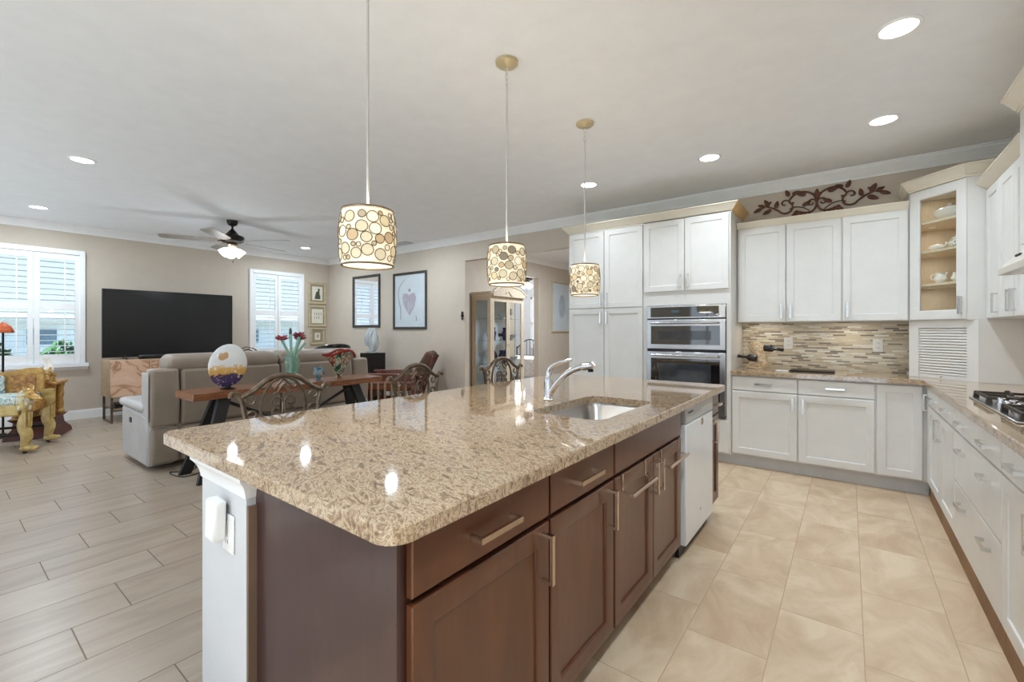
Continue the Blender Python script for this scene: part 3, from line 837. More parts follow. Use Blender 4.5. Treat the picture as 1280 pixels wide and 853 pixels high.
def cup(L, label, ang):
    t = thing('teacup', label, 'cup', L); a = RAD(ang); dd = Vector((math.cos(a), math.sin(a), 0))
    MB().lathe([(0.018, 0), (0.02, 0.004), (0.034, 0.022), (0.041, 0.052), (0.038, 0.052), (0.03, 0.02), (0.002, 0.008)], L, 22).build('body', M_porcelain, t)
    MB().tube(spline([L + dd * 0.037 + Z_ * 0.044, L + dd * 0.062 + Z_ * 0.04, L + dd * 0.056 + Z_ * 0.018, L + dd * 0.031 + Z_ * 0.018]), 0.004, 8).build('handle', M_porcelain, t)
cup(Vector((0.545, 5.02, zs)), 'white teacup at the left of the lowest glass-door shelf', -60)
cup(Vector((0.665, 4.92, zs)), 'white teacup with a ring handle near the glass-door pull', -135)

# appliance garage below it
t = thing('appliance_garage', 'white tambour-front appliance garage on the corner of the worktop', 'cabinet', (0.75, 5.05, 0.92))
G0 = P0 + NI * 0.03 - D * 0.03; WG = WD + 0.085; zg0, zg1 = 0.9195, 1.384
def gq(a, z_, e): return G0 + D * a + Z_ * z_ + NI * e
b = MB()
def gbox(a0, a1, z0, z1, e0, e1): b.loft([[gq(a0, z0, e0), gq(a1, z0, e0), gq(a1, z1, e0), gq(a0, z1, e0)], [gq(a0, z0, e1), gq(a1, z0, e1), gq(a1, z1, e1), gq(a0, z1, e1)]])
gbox(0, 0.075, zg0, zg1, 0, 0.02); gbox(WG - 0.075, WG, zg0, zg1, 0, 0.02); gbox(0.075, WG - 0.075, zg1 - 0.06, zg1, 0, 0.02)
ge = gq(WG, 0, 0)
b.box(ge.x, XR - 0.006, ge.y, ge.y + 0.018, zg0, zg1)
b.build('frame', M_cab, t, smooth=False)
b = MB(); n = 17
for k in range(n):
    z0 = zg0 + 0.03 + (zg1 - 0.062 - zg0 - 0.03) * k / n; z1 = zg0 + 0.03 + (zg1 - 0.062 - zg0 - 0.03) * (k + 1) / n - 0.002
    rings = []
    for a in (0.077, WG - 0.077):
        rings.append([gq(a, z0, 0.016), gq(a, z0 + 0.003, 0.008), gq(a, (z0 + z1) / 2, 0.005), gq(a, z1 - 0.003, 0.008), gq(a, z1, 0.016)])
    b.loft(rings)
gbox(0.077, WG - 0.077, zg0, zg0 + 0.0295, 0.004, 0.016)
d = b.build('tambour_door', M_cab, t, angle=60)
b = MB(); c = gq(WG / 2, zg0 + 0.016, -0.004); b.ball(c, 0.006, 10, 6); b.build('knob', M_nickel, d)

# base cabinets along the back wall
YBF = 4.715
def base_unit(label, xa, xb, doors, drawers):
    t = thing('base_cabinet', label, 'cabinet', ((xa + xb) / 2, 5.03, 0), group='white base cabinets under the mosaic')
    MB().box(xa, xb, YBF + 0.021, YB - 0.005, 0.112, 0.877).build('body', M_cab, t, smooth=False)
    MB().box(xa, xb, YBF + 0.075, YB - 0.005, 0, 0.112).build('toe_kick', M_toe, t, smooth=False)
    for x0, x1, z0, z1, hd in doors: door(t, (x0, YBF + 0.02, z0), X_, -Y_, x1 - x0, z1 - z0, M_cab, hd)
    for x0, x1 in drawers: door(t, (x0, YBF + 0.02, 0.735), X_, -Y_, x1 - x0, 0.128, M_cab, ((x1 - x0) / 2, 0.066), hdir=X_, flat=True, name='drawer')
    return t
base_unit('white base cabinet with one drawer and one door beside the oven cabinet', -0.909, -0.366, [(-0.898, -0.37, 0.125, 0.724, (0.495, 0.50))], [(-0.898, -0.37)])
base_unit('wider white base cabinet with one drawer and one door under the dark tray', -0.366, 0.176, [(-0.358, 0.170, 0.125, 0.724, (0.034, 0.50))], [(-0.358, 0.170)])
t = base_unit('white corner base cabinet with a full-height door meeting the cooktop run', 0.176, 0.508, [(0.184, 0.462, 0.125, 0.862, None)], [])
XF = 0.487
door(t, (XF + 0.02, 4.70, 0.125), -Y_, -X_, 0.05, 0.74, M_cab, (0.03, 0.62), L=0.13, margin=0.012)

# right-hand run
def run_unit(label, ya, yb, spec):
    """ya > yb; spec: list of (name, y_hi, y_lo, z0, z1, handles, horizontal)"""
    t = thing('base_cabinet', label, 'cabinet', (0.8, (ya + yb) / 2, 0), group='white base cabinets below the cooktop worktop')
    MB().box(XF + 0.021, XR - 0.005, yb, ya, 0.112, 0.877).build('body', M_cab, t, smooth=False)
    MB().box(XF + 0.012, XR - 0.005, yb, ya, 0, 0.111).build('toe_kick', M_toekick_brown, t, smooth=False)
    for nm, y1, y0, z0, z1, hs, hz in spec:
        door(t, (XF + 0.02, y1, z0), -Y_, -X_, y1 - y0, z1 - z0, M_cab, hs, hdir=Y_ if hz else Z_, flat=(nm == 'drawer'), name=nm)
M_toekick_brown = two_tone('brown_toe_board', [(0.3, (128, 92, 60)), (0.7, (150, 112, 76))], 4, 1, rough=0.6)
run_unit('white base cabinet with one drawer over a door nearest the corner', 4.645, 4.117, [('drawer', 4.64, 4.121, 0.735, 0.863, (0.26, 0.064), True), ('door', 4.64, 4.121, 0.125, 0.724, (0.487, 0.50), False)])
run_unit('white base cabinet with a drawer and door left of the wide pan drawers', 4.113, 3.594, [('drawer', 4.109, 3.598, 0.735, 0.863, (0.256, 0.064), True), ('door', 4.109, 3.598, 0.125, 0.724, (0.034, 0.50), False)])
hs = [(0.24, 0.064), (0.76, 0.064)]
run_unit('wide white cabinet of three drawers with two pulls each below the cooktop', 3.59, 2.60, [('drawer', 3.586, 2.604, 0.735, 0.863, hs, True), ('drawer', 3.586, 2.604, 0.446, 0.724, [(0.24, 0.2), (0.76, 0.2)], True), ('drawer', 3.586, 2.604, 0.125, 0.438, [(0.24, 0.23), (0.76, 0.23)], True)])
run_unit('white base cabinet with a tall panelled door at the right edge of the photo', 2.596, 1.70, [('drawer', 2.592, 1.704, 0.735, 0.863, [(0.22, 0.064), (0.66, 0.064)], True), ('door', 2.592, 2.15, 0.125, 0.724, (0.40, 0.50), False), ('door', 2.146, 1.704, 0.125, 0.724, (0.034, 0.50), False)])

# L-shaped worktop
b = MB()
xe = 0.462
out = [(-0.909, 4.688), (0.435, 4.688)] + [(0.435 + 0.027 * math.sin(RAD(a)), 4.661 + 0.027 * math.cos(RAD(a))) for a in (30, 60)] + [(xe, 4.661), (xe, 1.66), (XR - 0.004, 1.66), (XR - 0.004, YB - 0.004), (-0.909, YB - 0.004)]
n = len(out); e = 0.004
def inset(poly, d):
    r = []
    for i in range(len(poly)):
        p, q_, s = Vector(poly[i - 1]), Vector(poly[i]), Vector(poly[(i + 1) % len(poly)])
        a = (q_ - p).normalized(); c = (s - q_).normalized()
        na, nc = Vector((-a.y, a.x)), Vector((-c.y, c.x))
        m_ = (na + nc); m_ = m_ / max(m_.dot(na), 0.2)
        r.append(tuple(q_ + m_ * d))
    return r
b.loft([[(x, y, 0.878) for x, y in out], [(x, y, 0.9145) for x, y in out], [(x, y, 0.9185) for x, y in inset(out, e)]])
solo('perimeter_countertop', b, M_granite, 'L-shaped granite worktop along the white cabinets', 'countertop', (0.0, 5.0, 0.878), smooth=False)

# mosaic backsplash
b = MB(); b.box(-0.909, 0.43, YB - 0.010, YB - 0.001, 0.919, 1.384)
tag(solo('mosaic_backsplash', b, M_mosaic, 'glass mosaic backsplash of narrow beige and brown strips', 'backsplash', (-0.24, YB - 0.005, 0.919), smooth=False))
def outlet(x, z, label):
    t = thing('wall_outlet', label, 'outlet', (x, YB - 0.011, z - 0.06))
    b = MB(); b.box(x - 0.038, x + 0.038, YB - 0.0165, YB - 0.0105, z - 0.06, z + 0.06, 0.003); b.build('cover_plate', M_white, t)
    for dz in (-0.022, 0.022):
        s = MB(); s.box(x - 0.017, x + 0.017, YB - 0.0185, YB - 0.0168, z + dz - 0.014, z + dz + 0.014, 0.001); s = s.build('socket', M_white, t)
        k = MB()
        for dx in (-0.007, 0.007): k.box(x + dx - 0.0012, x + dx + 0.0012, YB - 0.0191, YB - 0.0186, z + dz - 0.005, z + dz + 0.006)
        k.build('slots', M_black, s, smooth=False)
outlet(-0.49, 1.175, 'white outlet on the mosaic right of the bottle holder')
outlet(0.216, 1.165, 'white outlet on the mosaic under the single-door wall cabinet')

# bottle holder with two bottles, paper and tray on the worktop
zc = 0.919
t = thing('bottle_holder', 'tan stone bottle holder standing on the worktop by the ovens', 'bottle holder', (-0.76, 5.13, zc))
b = MB(); rings = []
for k in range(13):
    f = k / 12; z = zc + 0.002 + 0.27 * f
    cx = -0.76 + 0.035 * math.sin(f * 4.5) + 0.02 * f; wx = 0.075 + 0.018 * math.sin(f * 9 + 1) - 0.03 * f * f; wy = 0.045 + 0.008 * math.sin(f * 7)
    rings.append([(cx + wx * math.cos(2 * PI * j / 18) * (1 + 0.1 * math.sin(3 * j + k)), 5.14 + wy * math.sin(2 * PI * j / 18), z) for j in range(18)])
b.loft(rings); b.build('stone', M_onyx, t)
b = MB(); b.lathe([(0.08, 0), (0.085, 0.004), (0.08, 0.012), (0.05, 0.016)], (-0.76, 5.14, zc), 20); b.build('base', M_onyx, t)
def bottle(c, dr, label):
    dr = Vector(dr).normalized(); Mq = Vector((0, 0, 1)).rotation_difference(dr).to_matrix()
    t = thing('wine_bottle', label, 'bottle', c)
    MB().lathe([(0.01, 0), (0.036, 0.002), (0.038, 0.01), (0.038, 0.05), (0.034, 0.072), (0.018, 0.092), (0.0145, 0.10), (0.0145, 0.165), (0.017, 0.166), (0.017, 0.174), (0.01, 0.176)], c, 20, True, Mq).build('glass', M_bottle, t)
    MB().lathe([(0.0152, 0.120), (0.0156, 0.121), (0.0156, 0.164), (0.0152, 0.165)], c, 16, False, Mq).build('foil', M_black, t)
bottle(Vector((-0.735, 5.05, zc + 0.105)), (-0.95, -0.28, 0.12), 'lower dark bottle with its neck pointing left out of the stone holder')
bottle(Vector((-0.665, 5.05, zc + 0.215)), (0.93, -0.34, -0.1), 'upper dark bottle with its neck pointing right out of the stone holder')
b = MB(); b.box(-0.445, -0.10, 4.90, 5.10, zc + 0.001, zc + 0.014, 0.003)
solo('serving_tray', b, M_darkbronze, 'flat dark brown tray lying on the worktop', 'tray')
b = MB(); b.box(-0.555, -0.455, 4.87, 5.0, zc + 0.001, zc + 0.004)
solo('paper_note', b, M_white, 'small white paper lying left of the dark tray', 'paper', smooth=False)

# right wall: upper cabinets, hood cabinet, range hood, cooktop
XU = 0.80
t = thing('upper_cabinet', 'white three-door wall cabinet left of the range hood', 'cabinet', (0.96, 4.16, 1.385))
MB().box(XU + 0.021, XR - 0.004, 3.636, 4.683, 1.385, 2.332).build('body', M_cab, t, smooth=False)
for y1, y0, hx in ((4.678, 4.342, 0.305), (4.336, 3.99, 0.312), (3.984, 3.64, 0.034)):
    door(t, (XU + 0.02, y1, 1.39), -Y_, -X_, y1 - y0, 0.935, M_cab, (hx, 0.10))
b = MB(); pr = 0.055; z0, z1 = 2.33, 2.392; h = z1 - z0
b.prism([(XU + 0.025, z0), (XU + 0.012, z0), (XU + 0.012, z0 + h * .14), (XU + 0.004, z0 + h * .16), (XU - pr * 0.55, z0 + h * .5), (XU - pr * .9, z0 + h * .86), (XU - pr, z0 + h * .9), (XU - pr, z1), (XR - 0.004, z1), (XR - 0.004, z0)], 'y', 3.636, 4.683)
b.build('crown_molding', M_crown_bounce, t, angle=20)
M_underlight = glow('undercabinet_light_bar', (255, 244, 220), 1.6)
b = MB(); b.box(XU + 0.12, XU + 0.16, 3.75, 4.3, 1.372, 1.3845, 0.003); b.build('light_bar', M_underlight, t)
lamp('undercabinet_lamp', 'AREA', (XU + 0.14, 4.0, 1.36), 0.6, (1, 0.93, 0.82), 0.3)
lamp('undercabinet_lamp', 'AREA', (-0.7, 5.12, 1.375), 0.5, (1, 0.93, 0.82), 0.2)
lamp('undercabinet_lamp', 'AREA', (0.0, 5.12, 1.375), 0.5, (1, 0.93, 0.82), 0.2)
t = thing('hood_cabinet', 'deeper and taller white cabinet above the range hood', 'cabinet', (0.94, 3.15, 1.765))
MB().box(0.77, XR - 0.004, 2.668, 3.632, 1.765, 2.51).build('body', M_cab, t, smooth=False)
for y1, y0, hx in ((3.626, 3.154, 0.438), (3.148, 2.674, 0.034)): door(t, (0.769, y1, 1.77), -Y_, -X_, y1 - y0, 0.735, M_cab, (hx, 0.1))
b = MB(); X0 = 0.748; rings = []
for p, z in ((0, 2.50), (0.008, 2.50), (0.008, 2.512), (0.016, 2.514), (0.04, 2.545), (0.062, 2.572), (0.07, 2.574), (0.07, 2.586)):
    rings.append([(X0 - p, 2.668 - p, z), (X0 - p, 3.636 + p * 0.05, z), (XR - 0.004, 3.636 + p * 0.05, z), (XR - 0.004, 2.668 - p, z)])
b.loft(rings); b.build('crown_molding', M_crown_bounce, t, angle=20)
t = thing('range_hood', 'slim slope-fronted range hood over the gas cooktop', 'range hood', (0.9, 3.15, 1.605))
M_hood = paint('almond_hood_enamel', (214, 208, 198), 0.3, 0.3, var=0.02)
MB().prism([(0.66, 1.607), (0.66, 1.64), (0.775, 1.764), (XR - 0.004, 1.764), (XR - 0.004, 1.607)], 'y', 2.70, 3.60).build('canopy', M_hood, t, smooth=False)
b = MB(); b.box(0.74, 1.08, 2.76, 3.13, 1.603, 1.609, 0.002); b.box(0.74, 1.08, 3.17, 3.54, 1.603, 1.609, 0.002); b.build('filter', M_steel, t)
b = MB(); q = Vector((0.715, 3.5, 1.700))
for k in range(3): b.ball((0.712, 3.50 - k * 0.03, 1.7), (0.008, 0.01, 0.008), 10, 6)
b.build('buttons', M_black, t)

t = thing('gas_cooktop', 'five-burner steel gas cooktop with dark iron grates', 'cooktop', (0.80, 3.16, 0.919))
MB().box(0.548, 1.075, 2.70, 3.62, 0.919, 0.928, 0.004).build('plate', M_steel, t)
def grate(ya, yb):
    g = MB(); x0, x1 = 0.575, 1.05; z = 0.962; rr = 0.008
    if ya < 3.0 or yb > 3.4 or True:
        def bar(p, q):
            p = Vector(p); q = Vector(q); dd = (q - p).normalized(); e = dd.cross(Z_) * rr * 0.8
            lo = [p - e, p + e]; g.loft([[p - e - Z_ * 0.013, p + e - Z_ * 0.013, p + e * 0.6, p - e * 0.6], [q - e - Z_ * 0.013, q + e - Z_ * 0.013, q + e * 0.6, q - e * 0.6]])
        bar((x0, ya, z), (x1, ya, z)); bar((x0, yb, z), (x1, yb, z)); bar((x0, ya, z), (x0, yb, z)); bar((x1, ya, z), (x1, yb, z))
        ym = (ya + yb) / 2
        bar((x0, ym, z), (x0 + 0.09, ym, z)); bar((x1 - 0.09, ym, z), (x1, ym, z)); bar(((x0 + x1) / 2 - 0.06, ym, z), ((x0 + x1) / 2 + 0.06, ym, z))
        for xx in (x0 + 0.12, x1 - 0.12):
            bar((xx, ya, z), (xx, ya + (yb - ya) * 0.36, z)); bar((xx, yb - (yb - ya) * 0.36, z), (xx, yb, z))
        bar(((x0 + x1) / 2, ya, z), ((x0 + x1) / 2, yb, z))
        for xx in (x0, x1):
            for yy in (ya, yb): g.loft([[(xx - .012, yy - .012, 0.928), (xx + .012, yy - .012, 0.928), (xx + .012, yy + .012, 0.928), (xx - .012, yy + .012, 0.928)], [(xx - .008, yy - .008, z), (xx + .008, yy - .008, z), (xx + .008, yy + .008, z), (xx - .008, yy + .008, z)]])
        for xx in (x0 + 0.12, (x0 + x1) / 2, x1 - 0.12):
            for yy in (ya, yb): g.ball((xx, yy, z + 0.003), (0.012, 0.012, 0.008), 8, 5)
    g.build('grate', M_iron, t, smooth=False)
grate(2.73, 3.02); grate(3.30, 3.59)
x0 = 0.70
g = MB()
for yy in (3.05, 3.27): g.tube([(0.74, yy, 0.958), (1.05, yy, 0.958)], 0.008, 6); 
for xx in (0.74, 0.895, 1.05): g.tube([(xx, 3.05, 0.958), (xx, 3.27, 0.958)], 0.008, 6)
for xx in (0.74, 1.05):
    for yy in (3.05, 3.27): g.tube([(xx, yy, 0.928), (xx, yy, 0.958)], 0.008, 6)
g.build('grate', M_iron, t)
for xx, yy, r in ((0.70, 2.875, 0.035), (0.94, 2.875, 0.045), (0.70, 3.445, 0.045), (0.94, 3.445, 0.035), (0.90, 3.16, 0.055)):
    bn = MB().lathe([(r * 1.25, 0), (r * 1.2, 0.008), (r, 0.010), (r, 0.018)], (xx, yy, 0.928), 20).build('burner', M_steel, t)
    MB().lathe([(r * 0.95, 0.0182), (r * 0.95, 0.024), (r * 0.7, 0.027)], (xx, yy, 0.928), 20).build('burner_cap', M_iron, bn)
for k in range(5):
    yy = 3.04 + 0.06 * k; xx = 0.615 + (0.03 if k % 2 else 0)
    MB().lathe([(0.022, 0), (0.022, 0.006), (0.018, 0.008), (0.016, 0.030), (0.012, 0.033)], (xx, yy, 0.928), 16).build('knob', M_chrome, t)

# scrolled metal ornament above the wall cabinets
t = thing('scroll_ornament', 'brown wrought metal leaf scroll on the wall above the wall cabinets', 'wall decor', (-0.25, YB - 0.02, 2.44))
yo = YB - 0.014
def S2(p): return (-0.25 + p[0], yo, 2.446 + p[1] * 0.95)
b = MB(); leaves = []
def rod(pts, r=0.0095): b.tube([S2(p) for p in spl2(pts)], r, 6)
def spl2(pts): return [(v.x, v.z) for v in spline([(p[0], 0, p[1]) for p in pts], 7)]
def sp2(c, r0, r1, a0, a1, n=26):
    return [(c[0] + (r0 + (r1 - r0) * k / n) * math.cos(RAD(a0 + (a1 - a0) * k / n)), c[1] + (r0 + (r1 - r0) * k / n) * math.sin(RAD(a0 + (a1 - a0) * k / n))) for k in range(n + 1)]
for s in (-1, 1):
    m_ = lambda P: [(s * p[0], p[1]) for p in P]
    rod(m_([(0.0, 0.10), (0.015, 0.19), (0.06, 0.245), (0.14, 0.265), (0.20, 0.235), (0.235, 0.19)]))
    rod(m_([(0.0, 0.19), (0.0, 0.12), (0.03, 0.055), (0.09, 0.04), (0.15, 0.06)]))
    b.tube([S2(p) for p in m_(sp2((0.045, 0.135), 0.045, 0.012, 200, -180))], 0.007, 6)
    b.tube([S2(p) for p in m_(sp2((0.265, 0.12), 0.062, 0.06, 130, 330)) + m_([(0.37, 0.13), (0.44, 0.165), (0.50, 0.14)])], 0.009, 6)
    b.tube([S2(p) for p in m_(sp2((0.27, 0.165), 0.045, 0.012, 190, -120))], 0.0075, 6)
    b.tube([S2(p) for p in m_(sp2((0.165, 0.045), 0.028, 0.008, 100, -220))], 0.007, 6)
    rod(m_([(0.06, 0.055), (0.12, 0.10), (0.19, 0.115), (0.23, 0.10)]), 0.005)
    for (x, z, a, L) in ((0.09, 0.225, 25, 0.10), (0.21, 0.255, 160, 0.07), (0.235, 0.235, 70, 0.08), (0.12, 0.115, 150, 0.085), (0.15, 0.045, 205, 0.075), (0.14, 0.06, -25, 0.08), (0.35, 0.13, 100, 0.08), (0.41, 0.16, 60, 0.09), (0.45, 0.165, 20, 0.07), (0.39, 0.12, -25, 0.09), (0.48, 0.15, -25, 0.085)):
        leaves.append((s * x, z, a if s > 0 else 180 - a, L))
    for (x, z) in ((0.20, 0.16), (0.40, 0.20)): b.ball(S2((s * x, z)), (0.011, 0.008, 0.011), 10, 6)
    leaves.append((0.0, 0.20, 90 - s * 45, 0.05))
leaves.append((0.0, 0.20, 90, 0.075))
b.tube([S2((-0.07, 0.045)), S2((-0.05, 0.004))], 0.005, 6); b.tube([S2((0.07, 0.045)), S2((0.05, 0.004))], 0.005, 6)
b.build('scrollwork', M_rust, t)
for (x, z, a, L) in leaves:
    l = MB(); ca, sa = math.cos(RAD(a)), math.sin(RAD(a)); r1 = []; r2 = []; r3 = []
    for k in range(16):
        t_ = 2 * PI * k / 16; u = L / 2 + L / 2 * math.cos(t_); v = L * 0.27 * math.sin(t_) * (1.15 - 0.5 * (u / L))
        p = (x + u * ca - v * sa, z + u * sa + v * ca); q_ = (x + (L / 2 + (u - L / 2) * .6) * ca - v * .5 * sa, z + (L / 2 + (u - L / 2) * .6) * sa + v * .5 * ca)
        X1, Y1, Z1 = S2(p); r1.append((X1, Y1, Z1)); X2, Y2, Z2 = S2(q_); r2.append((X2, Y2 - 0.007, Z2)); r3.append((X2, Y2 + 0.006, Z2))
    l.loft([r3, r1, r2]); l.build('leaf', M_rust, t)
# ------------------------------------------------------------------ island
IX = -0.745                                  # door faces, facing +x
IB = -1.434                                  # back of the cabinets
b = MB(); b.box(-1.785, -1.436, 0.58, 3.44, 0, 0.874)
struct('wall_island', b, M_column, smooth=False)
# capital moulding round the top of the half wall
b = MB(); prof = [(0.0, 0.798), (0.004, 0.798), (0.005, 0.808), (0.008, 0.822), (0.014, 0.838), (0.024, 0.853), (0.028, 0.856), (0.03, 0.8745)]
def wr(p, z): return [(-1.785 - p, 0.58 - p, z), (-1.436 + p, 0.58 - p, z), (-1.436 + p, 0.64, z), (-1.436, 0.66, z), (-1.436, 3.44, z), (-1.785 - p, 3.44, z)]
b.loft([wr(p, z) for p, z in prof]); struct('trim_island', b, M_trim, angle=25)

def island_unit(label, ya, yb, group='brown island cabinets'):
    t = thing('island_cabinet', label, 'cabinet', (-1.09, (ya + yb) / 2, 0), group=group)
    return t
def idoor(t, y0, y1, z0, z1, handle, name='door', flat=False, horiz=False, L=0.15):
    return door(t, (IX - 0.02, y0, z0), Y_, X_, y1 - y0, z1 - z0, M_cherry, handle, hdir=Y_ if horiz else Z_, flat=flat, name=name, L=L, margin=0.06, hm=M_nickel, proj=0.042)
def ibody(t, ya, yb, sink=False):
    b = MB()
    b.box(IX - 0.055, IX - 0.022, ya, yb, 0.10, 0.874)           # face frame
    b.build('face_frame', M_cherry_frame, t, smooth=False)
    b = MB()
    if sink:
        b.box(IB, IX - 0.056, ya, yb, 0.10, 0.60); b.box(IB, IX - 0.056, ya, ya + 0.018, 0.60, 0.874); b.box(IB, IX - 0.056, yb - 0.018, yb, 0.60, 0.874)
    else: b.box(IB, IX - 0.056, ya, yb, 0.10, 0.874)
    b.build('body', M_cherry_end, t, smooth=False)
    MB().box(IB, IX - 0.10, ya, yb, 0, 0.10).build('toe_kick', M_cherry_frame, t, smooth=False)
t = island_unit('brown island cabinet at the near end with the largest drawer front', 0.625, 1.180)
ibody(t, 0.625, 1.180)
MB().box(IB, IX - 0.022, 0.606, 0.6245, 0.0, 0.874).build('end_panel', M_cherry_end, t, smooth=False)['label'] = 'plum-brown flat end panel'
MB().box(-1.4355, -1.424, 0.581, 0.6055, 0.0, 0.774).build('shaded_side_strip', M_column_shade, t, smooth=False)  # brown skin on the column's side face, its shade put into the colour
idoor(t, 0.630, 1.176, 0.722, 0.852, (0.265, 0.068), 'drawer', True, True, 0.17)
idoor(t, 0.630, 1.176, 0.106, 0.706, (0.506, 0.505))
t = island_unit('second brown island cabinet from the near end with one drawer and door', 1.183, 1.660)
ibody(t, 1.183, 1.660)
idoor(t, 1.189, 1.654, 0.722, 0.852, (0.215, 0.068), 'drawer', True, True, 0.17)
idoor(t, 1.189, 1.654, 0.106, 0.706, (0.412, 0.505))
t = island_unit('brown sink cabinet with a blank front and two doors below the sink', 1.663, 2.575)
ibody(t, 1.663, 2.575, True)
idoor(t, 1.669, 2.54, 0.722, 0.852, None, 'false_front', True)
idoor(t, 1.669, 2.100, 0.106, 0.706, (0.397, 0.505))
idoor(t, 2.107, 2.54, 0.106, 0.706, (0.034, 0.505))
t = island_unit('narrow brown island cabinet beyond the white dishwasher', 3.232, 3.44)
ibody(t, 3.232, 3.44)
idoor(t, 3.238, 3.436, 0.722, 0.852, (0.09, 0.068), 'drawer', True, True, 0.09)
idoor(t, 3.238, 3.436, 0.106, 0.706, (0.03, 0.505))

t = thing('dishwasher', 'white built-in dishwasher in the brown island', 'dishwasher', (-1.05, 2.9, 0))
MB().box(IB + 0.05, IX - 0.03, 2.583, 3.224, 0.09, 0.872).build('tub', M_black, t, smooth=False)
d = MB().box(IX - 0.028, IX + 0.012, 2.600, 3.215, 0.075, 0.765, 0.006).build('door', M_dw, t)
c = MB().box(IX - 0.028, IX + 0.012, 2.600, 3.215, 0.768, 0.862, 0.006).build('control_panel', M_dwgrey, t)
MB().box(IX + 0.0105, IX + 0.0135, 2.64, 2.74, 0.825, 0.835).build('vent', M_black, c, smooth=False)
b = MB()
for k in range(5): b.box(IX + 0.0115, IX + 0.0145, 2.95 + 0.045 * k, 2.965 + 0.045 * k, 0.812, 0.82, 0.0005)
b.build('button', M_white, c)
Mq = Matrix.Rotation(RAD(90), 3, 'Y')
b = MB().lathe([(0.022, 0), (0.022, 0.003), (0.018, 0.0045)], (IX + 0.0122, 2.94, 0.735), 20, True, Mq); b.build('badge', M_nickel, d)
b = MB().lathe([(0.009, 0), (0.009, 0.003)], (IX + 0.0122, 2.90, 0.20), 14, True, Mq); b.build('badge', M_nickel, d)
MB().box(IX - 0.05, IX - 0.028, 2.60, 3.215, 0.0, 0.07).build('toe_panel', M_black, t, smooth=False)

# granite island top with the sink cut-out
OX0, OX1, OY0, OY1 = -2.10, -0.70, 0.54, 3.47
HX0, HX1, HY0, HY1 = -1.225, -0.845, 1.74, 2.40
b = MB()
slab_with_hole(b, lambda i, z: rrect(OX0 + i, OX1 - i, OY0 + i, OY1 - i, 0.055 - i, z, 6), lambda i, z: rrect(HX0, HX1, HY0, HY1, 0.075, z, 6), 0.8755, 0.9145)
solo('island_countertop', b, M_granite, 'large polished granite island top with a sink cut into it', 'countertop', (-1.4, 2.0, 0.8755), smooth=False)
# undermount sink
t = thing('kitchen_sink', 'stainless undermount sink set into the granite island', 'sink', ((HX0 + HX1) / 2, (HY0 + HY1) / 2, 0.67))
b = MB(); e = 0.006
prof = [(0.018, 0.8745), (-e, 0.8745), (-e, 0.862), (0.004, 0.85), (0.010, 0.70), (0.03, 0.678), (0.06, 0.672)]
prof2 = [(0.05, 0.664), (0.02, 0.67), (0.0, 0.70), (-0.010, 0.862), (-0.02, 0.866), (-0.02, 0.8745)]
rings = [rrect(HX0 + i, HX1 - i, HY0 + i, HY1 - i, 0.075, z, 6) for i, z in prof]
rings[0] = rrect(HX0 - 0.02, HX1 + 0.02, HY0 - 0.02, HY1 + 0.02, 0.08, 0.8745, 6)
b.loft(rings, False, True)
rings = [rrect(HX0 + i, HX1 - i, HY0 + i, HY1 - i, 0.075, z, 6) for i, z in prof2]
b.loft(rings, True, False); b.build('bowl', M_sinksteel, t, angle=60)
b = MB().lathe([(0.045, 0), (0.045, 0.004), (0.035, 0.005), (0.03, 0.001), (0.008, 0.001), (0.008, 0.006), (0.002, 0.007)], (-1.03, 2.07, 0.672), 24); b.build('drain', M_chrome, t)

# faucet
fx, fy, fz = -1.335, 2.10, 0.915
t = thing('kitchen_faucet', 'chrome pull-out kitchen faucet with a curved lever behind the sink', 'faucet', (fx, fy, fz))
MB().lathe([(0.030, 0), (0.031, 0.004), (0.026, 0.010), (0.0245, 0.03), (0.0235, 0.10), (0.021, 0.128), (0.016, 0.14), (0.006, 0.146)], (fx, fy, fz), 24).build('body', M_chrome, t)
P = bez((fx + 0.002, fy, fz + 0.135), (fx - 0.004, fy, fz + 0.19), (fx + 0.06, fy, fz + 0.215), (fx + 0.155, fy - 0.01, fz + 0.232), 14)
MB().tube(P, [0.019 - 0.011 * k / 14 for k in range(15)], 12).build('lever', M_chrome, t)
P = bez((fx + 0.008, fy, fz + 0.035), (fx + 0.055, fy, fz + 0.10), (fx + 0.10, fy, fz + 0.165), (fx + 0.215, fy - 0.012, fz + 0.195), 14)
MB().tube(P, [0.019, 0.019, 0.018, 0.018, 0.017, 0.016, 0.0155, 0.0155, 0.0155, 0.0155, 0.016, 0.016, 0.0165, 0.017, 0.017], 14).build('spout', M_chrome, t)
MB().tube([(fx + 0.212, fy - 0.012, fz + 0.194), (fx + 0.235, fy - 0.014, fz + 0.199), (fx + 0.285, fy - 0.02, fz + 0.205), (fx + 0.292, fy - 0.02, fz + 0.199)], [0.018, 0.021, 0.020, 0.012], 16).build('spray_head', M_chrome, t)
MB().cyl((fx + 0.268, fy - 0.018, fz + 0.195), (fx + 0.27, fy - 0.018, fz + 0.172), 0.014, 14).build('nozzle', M_darkbronze, t)

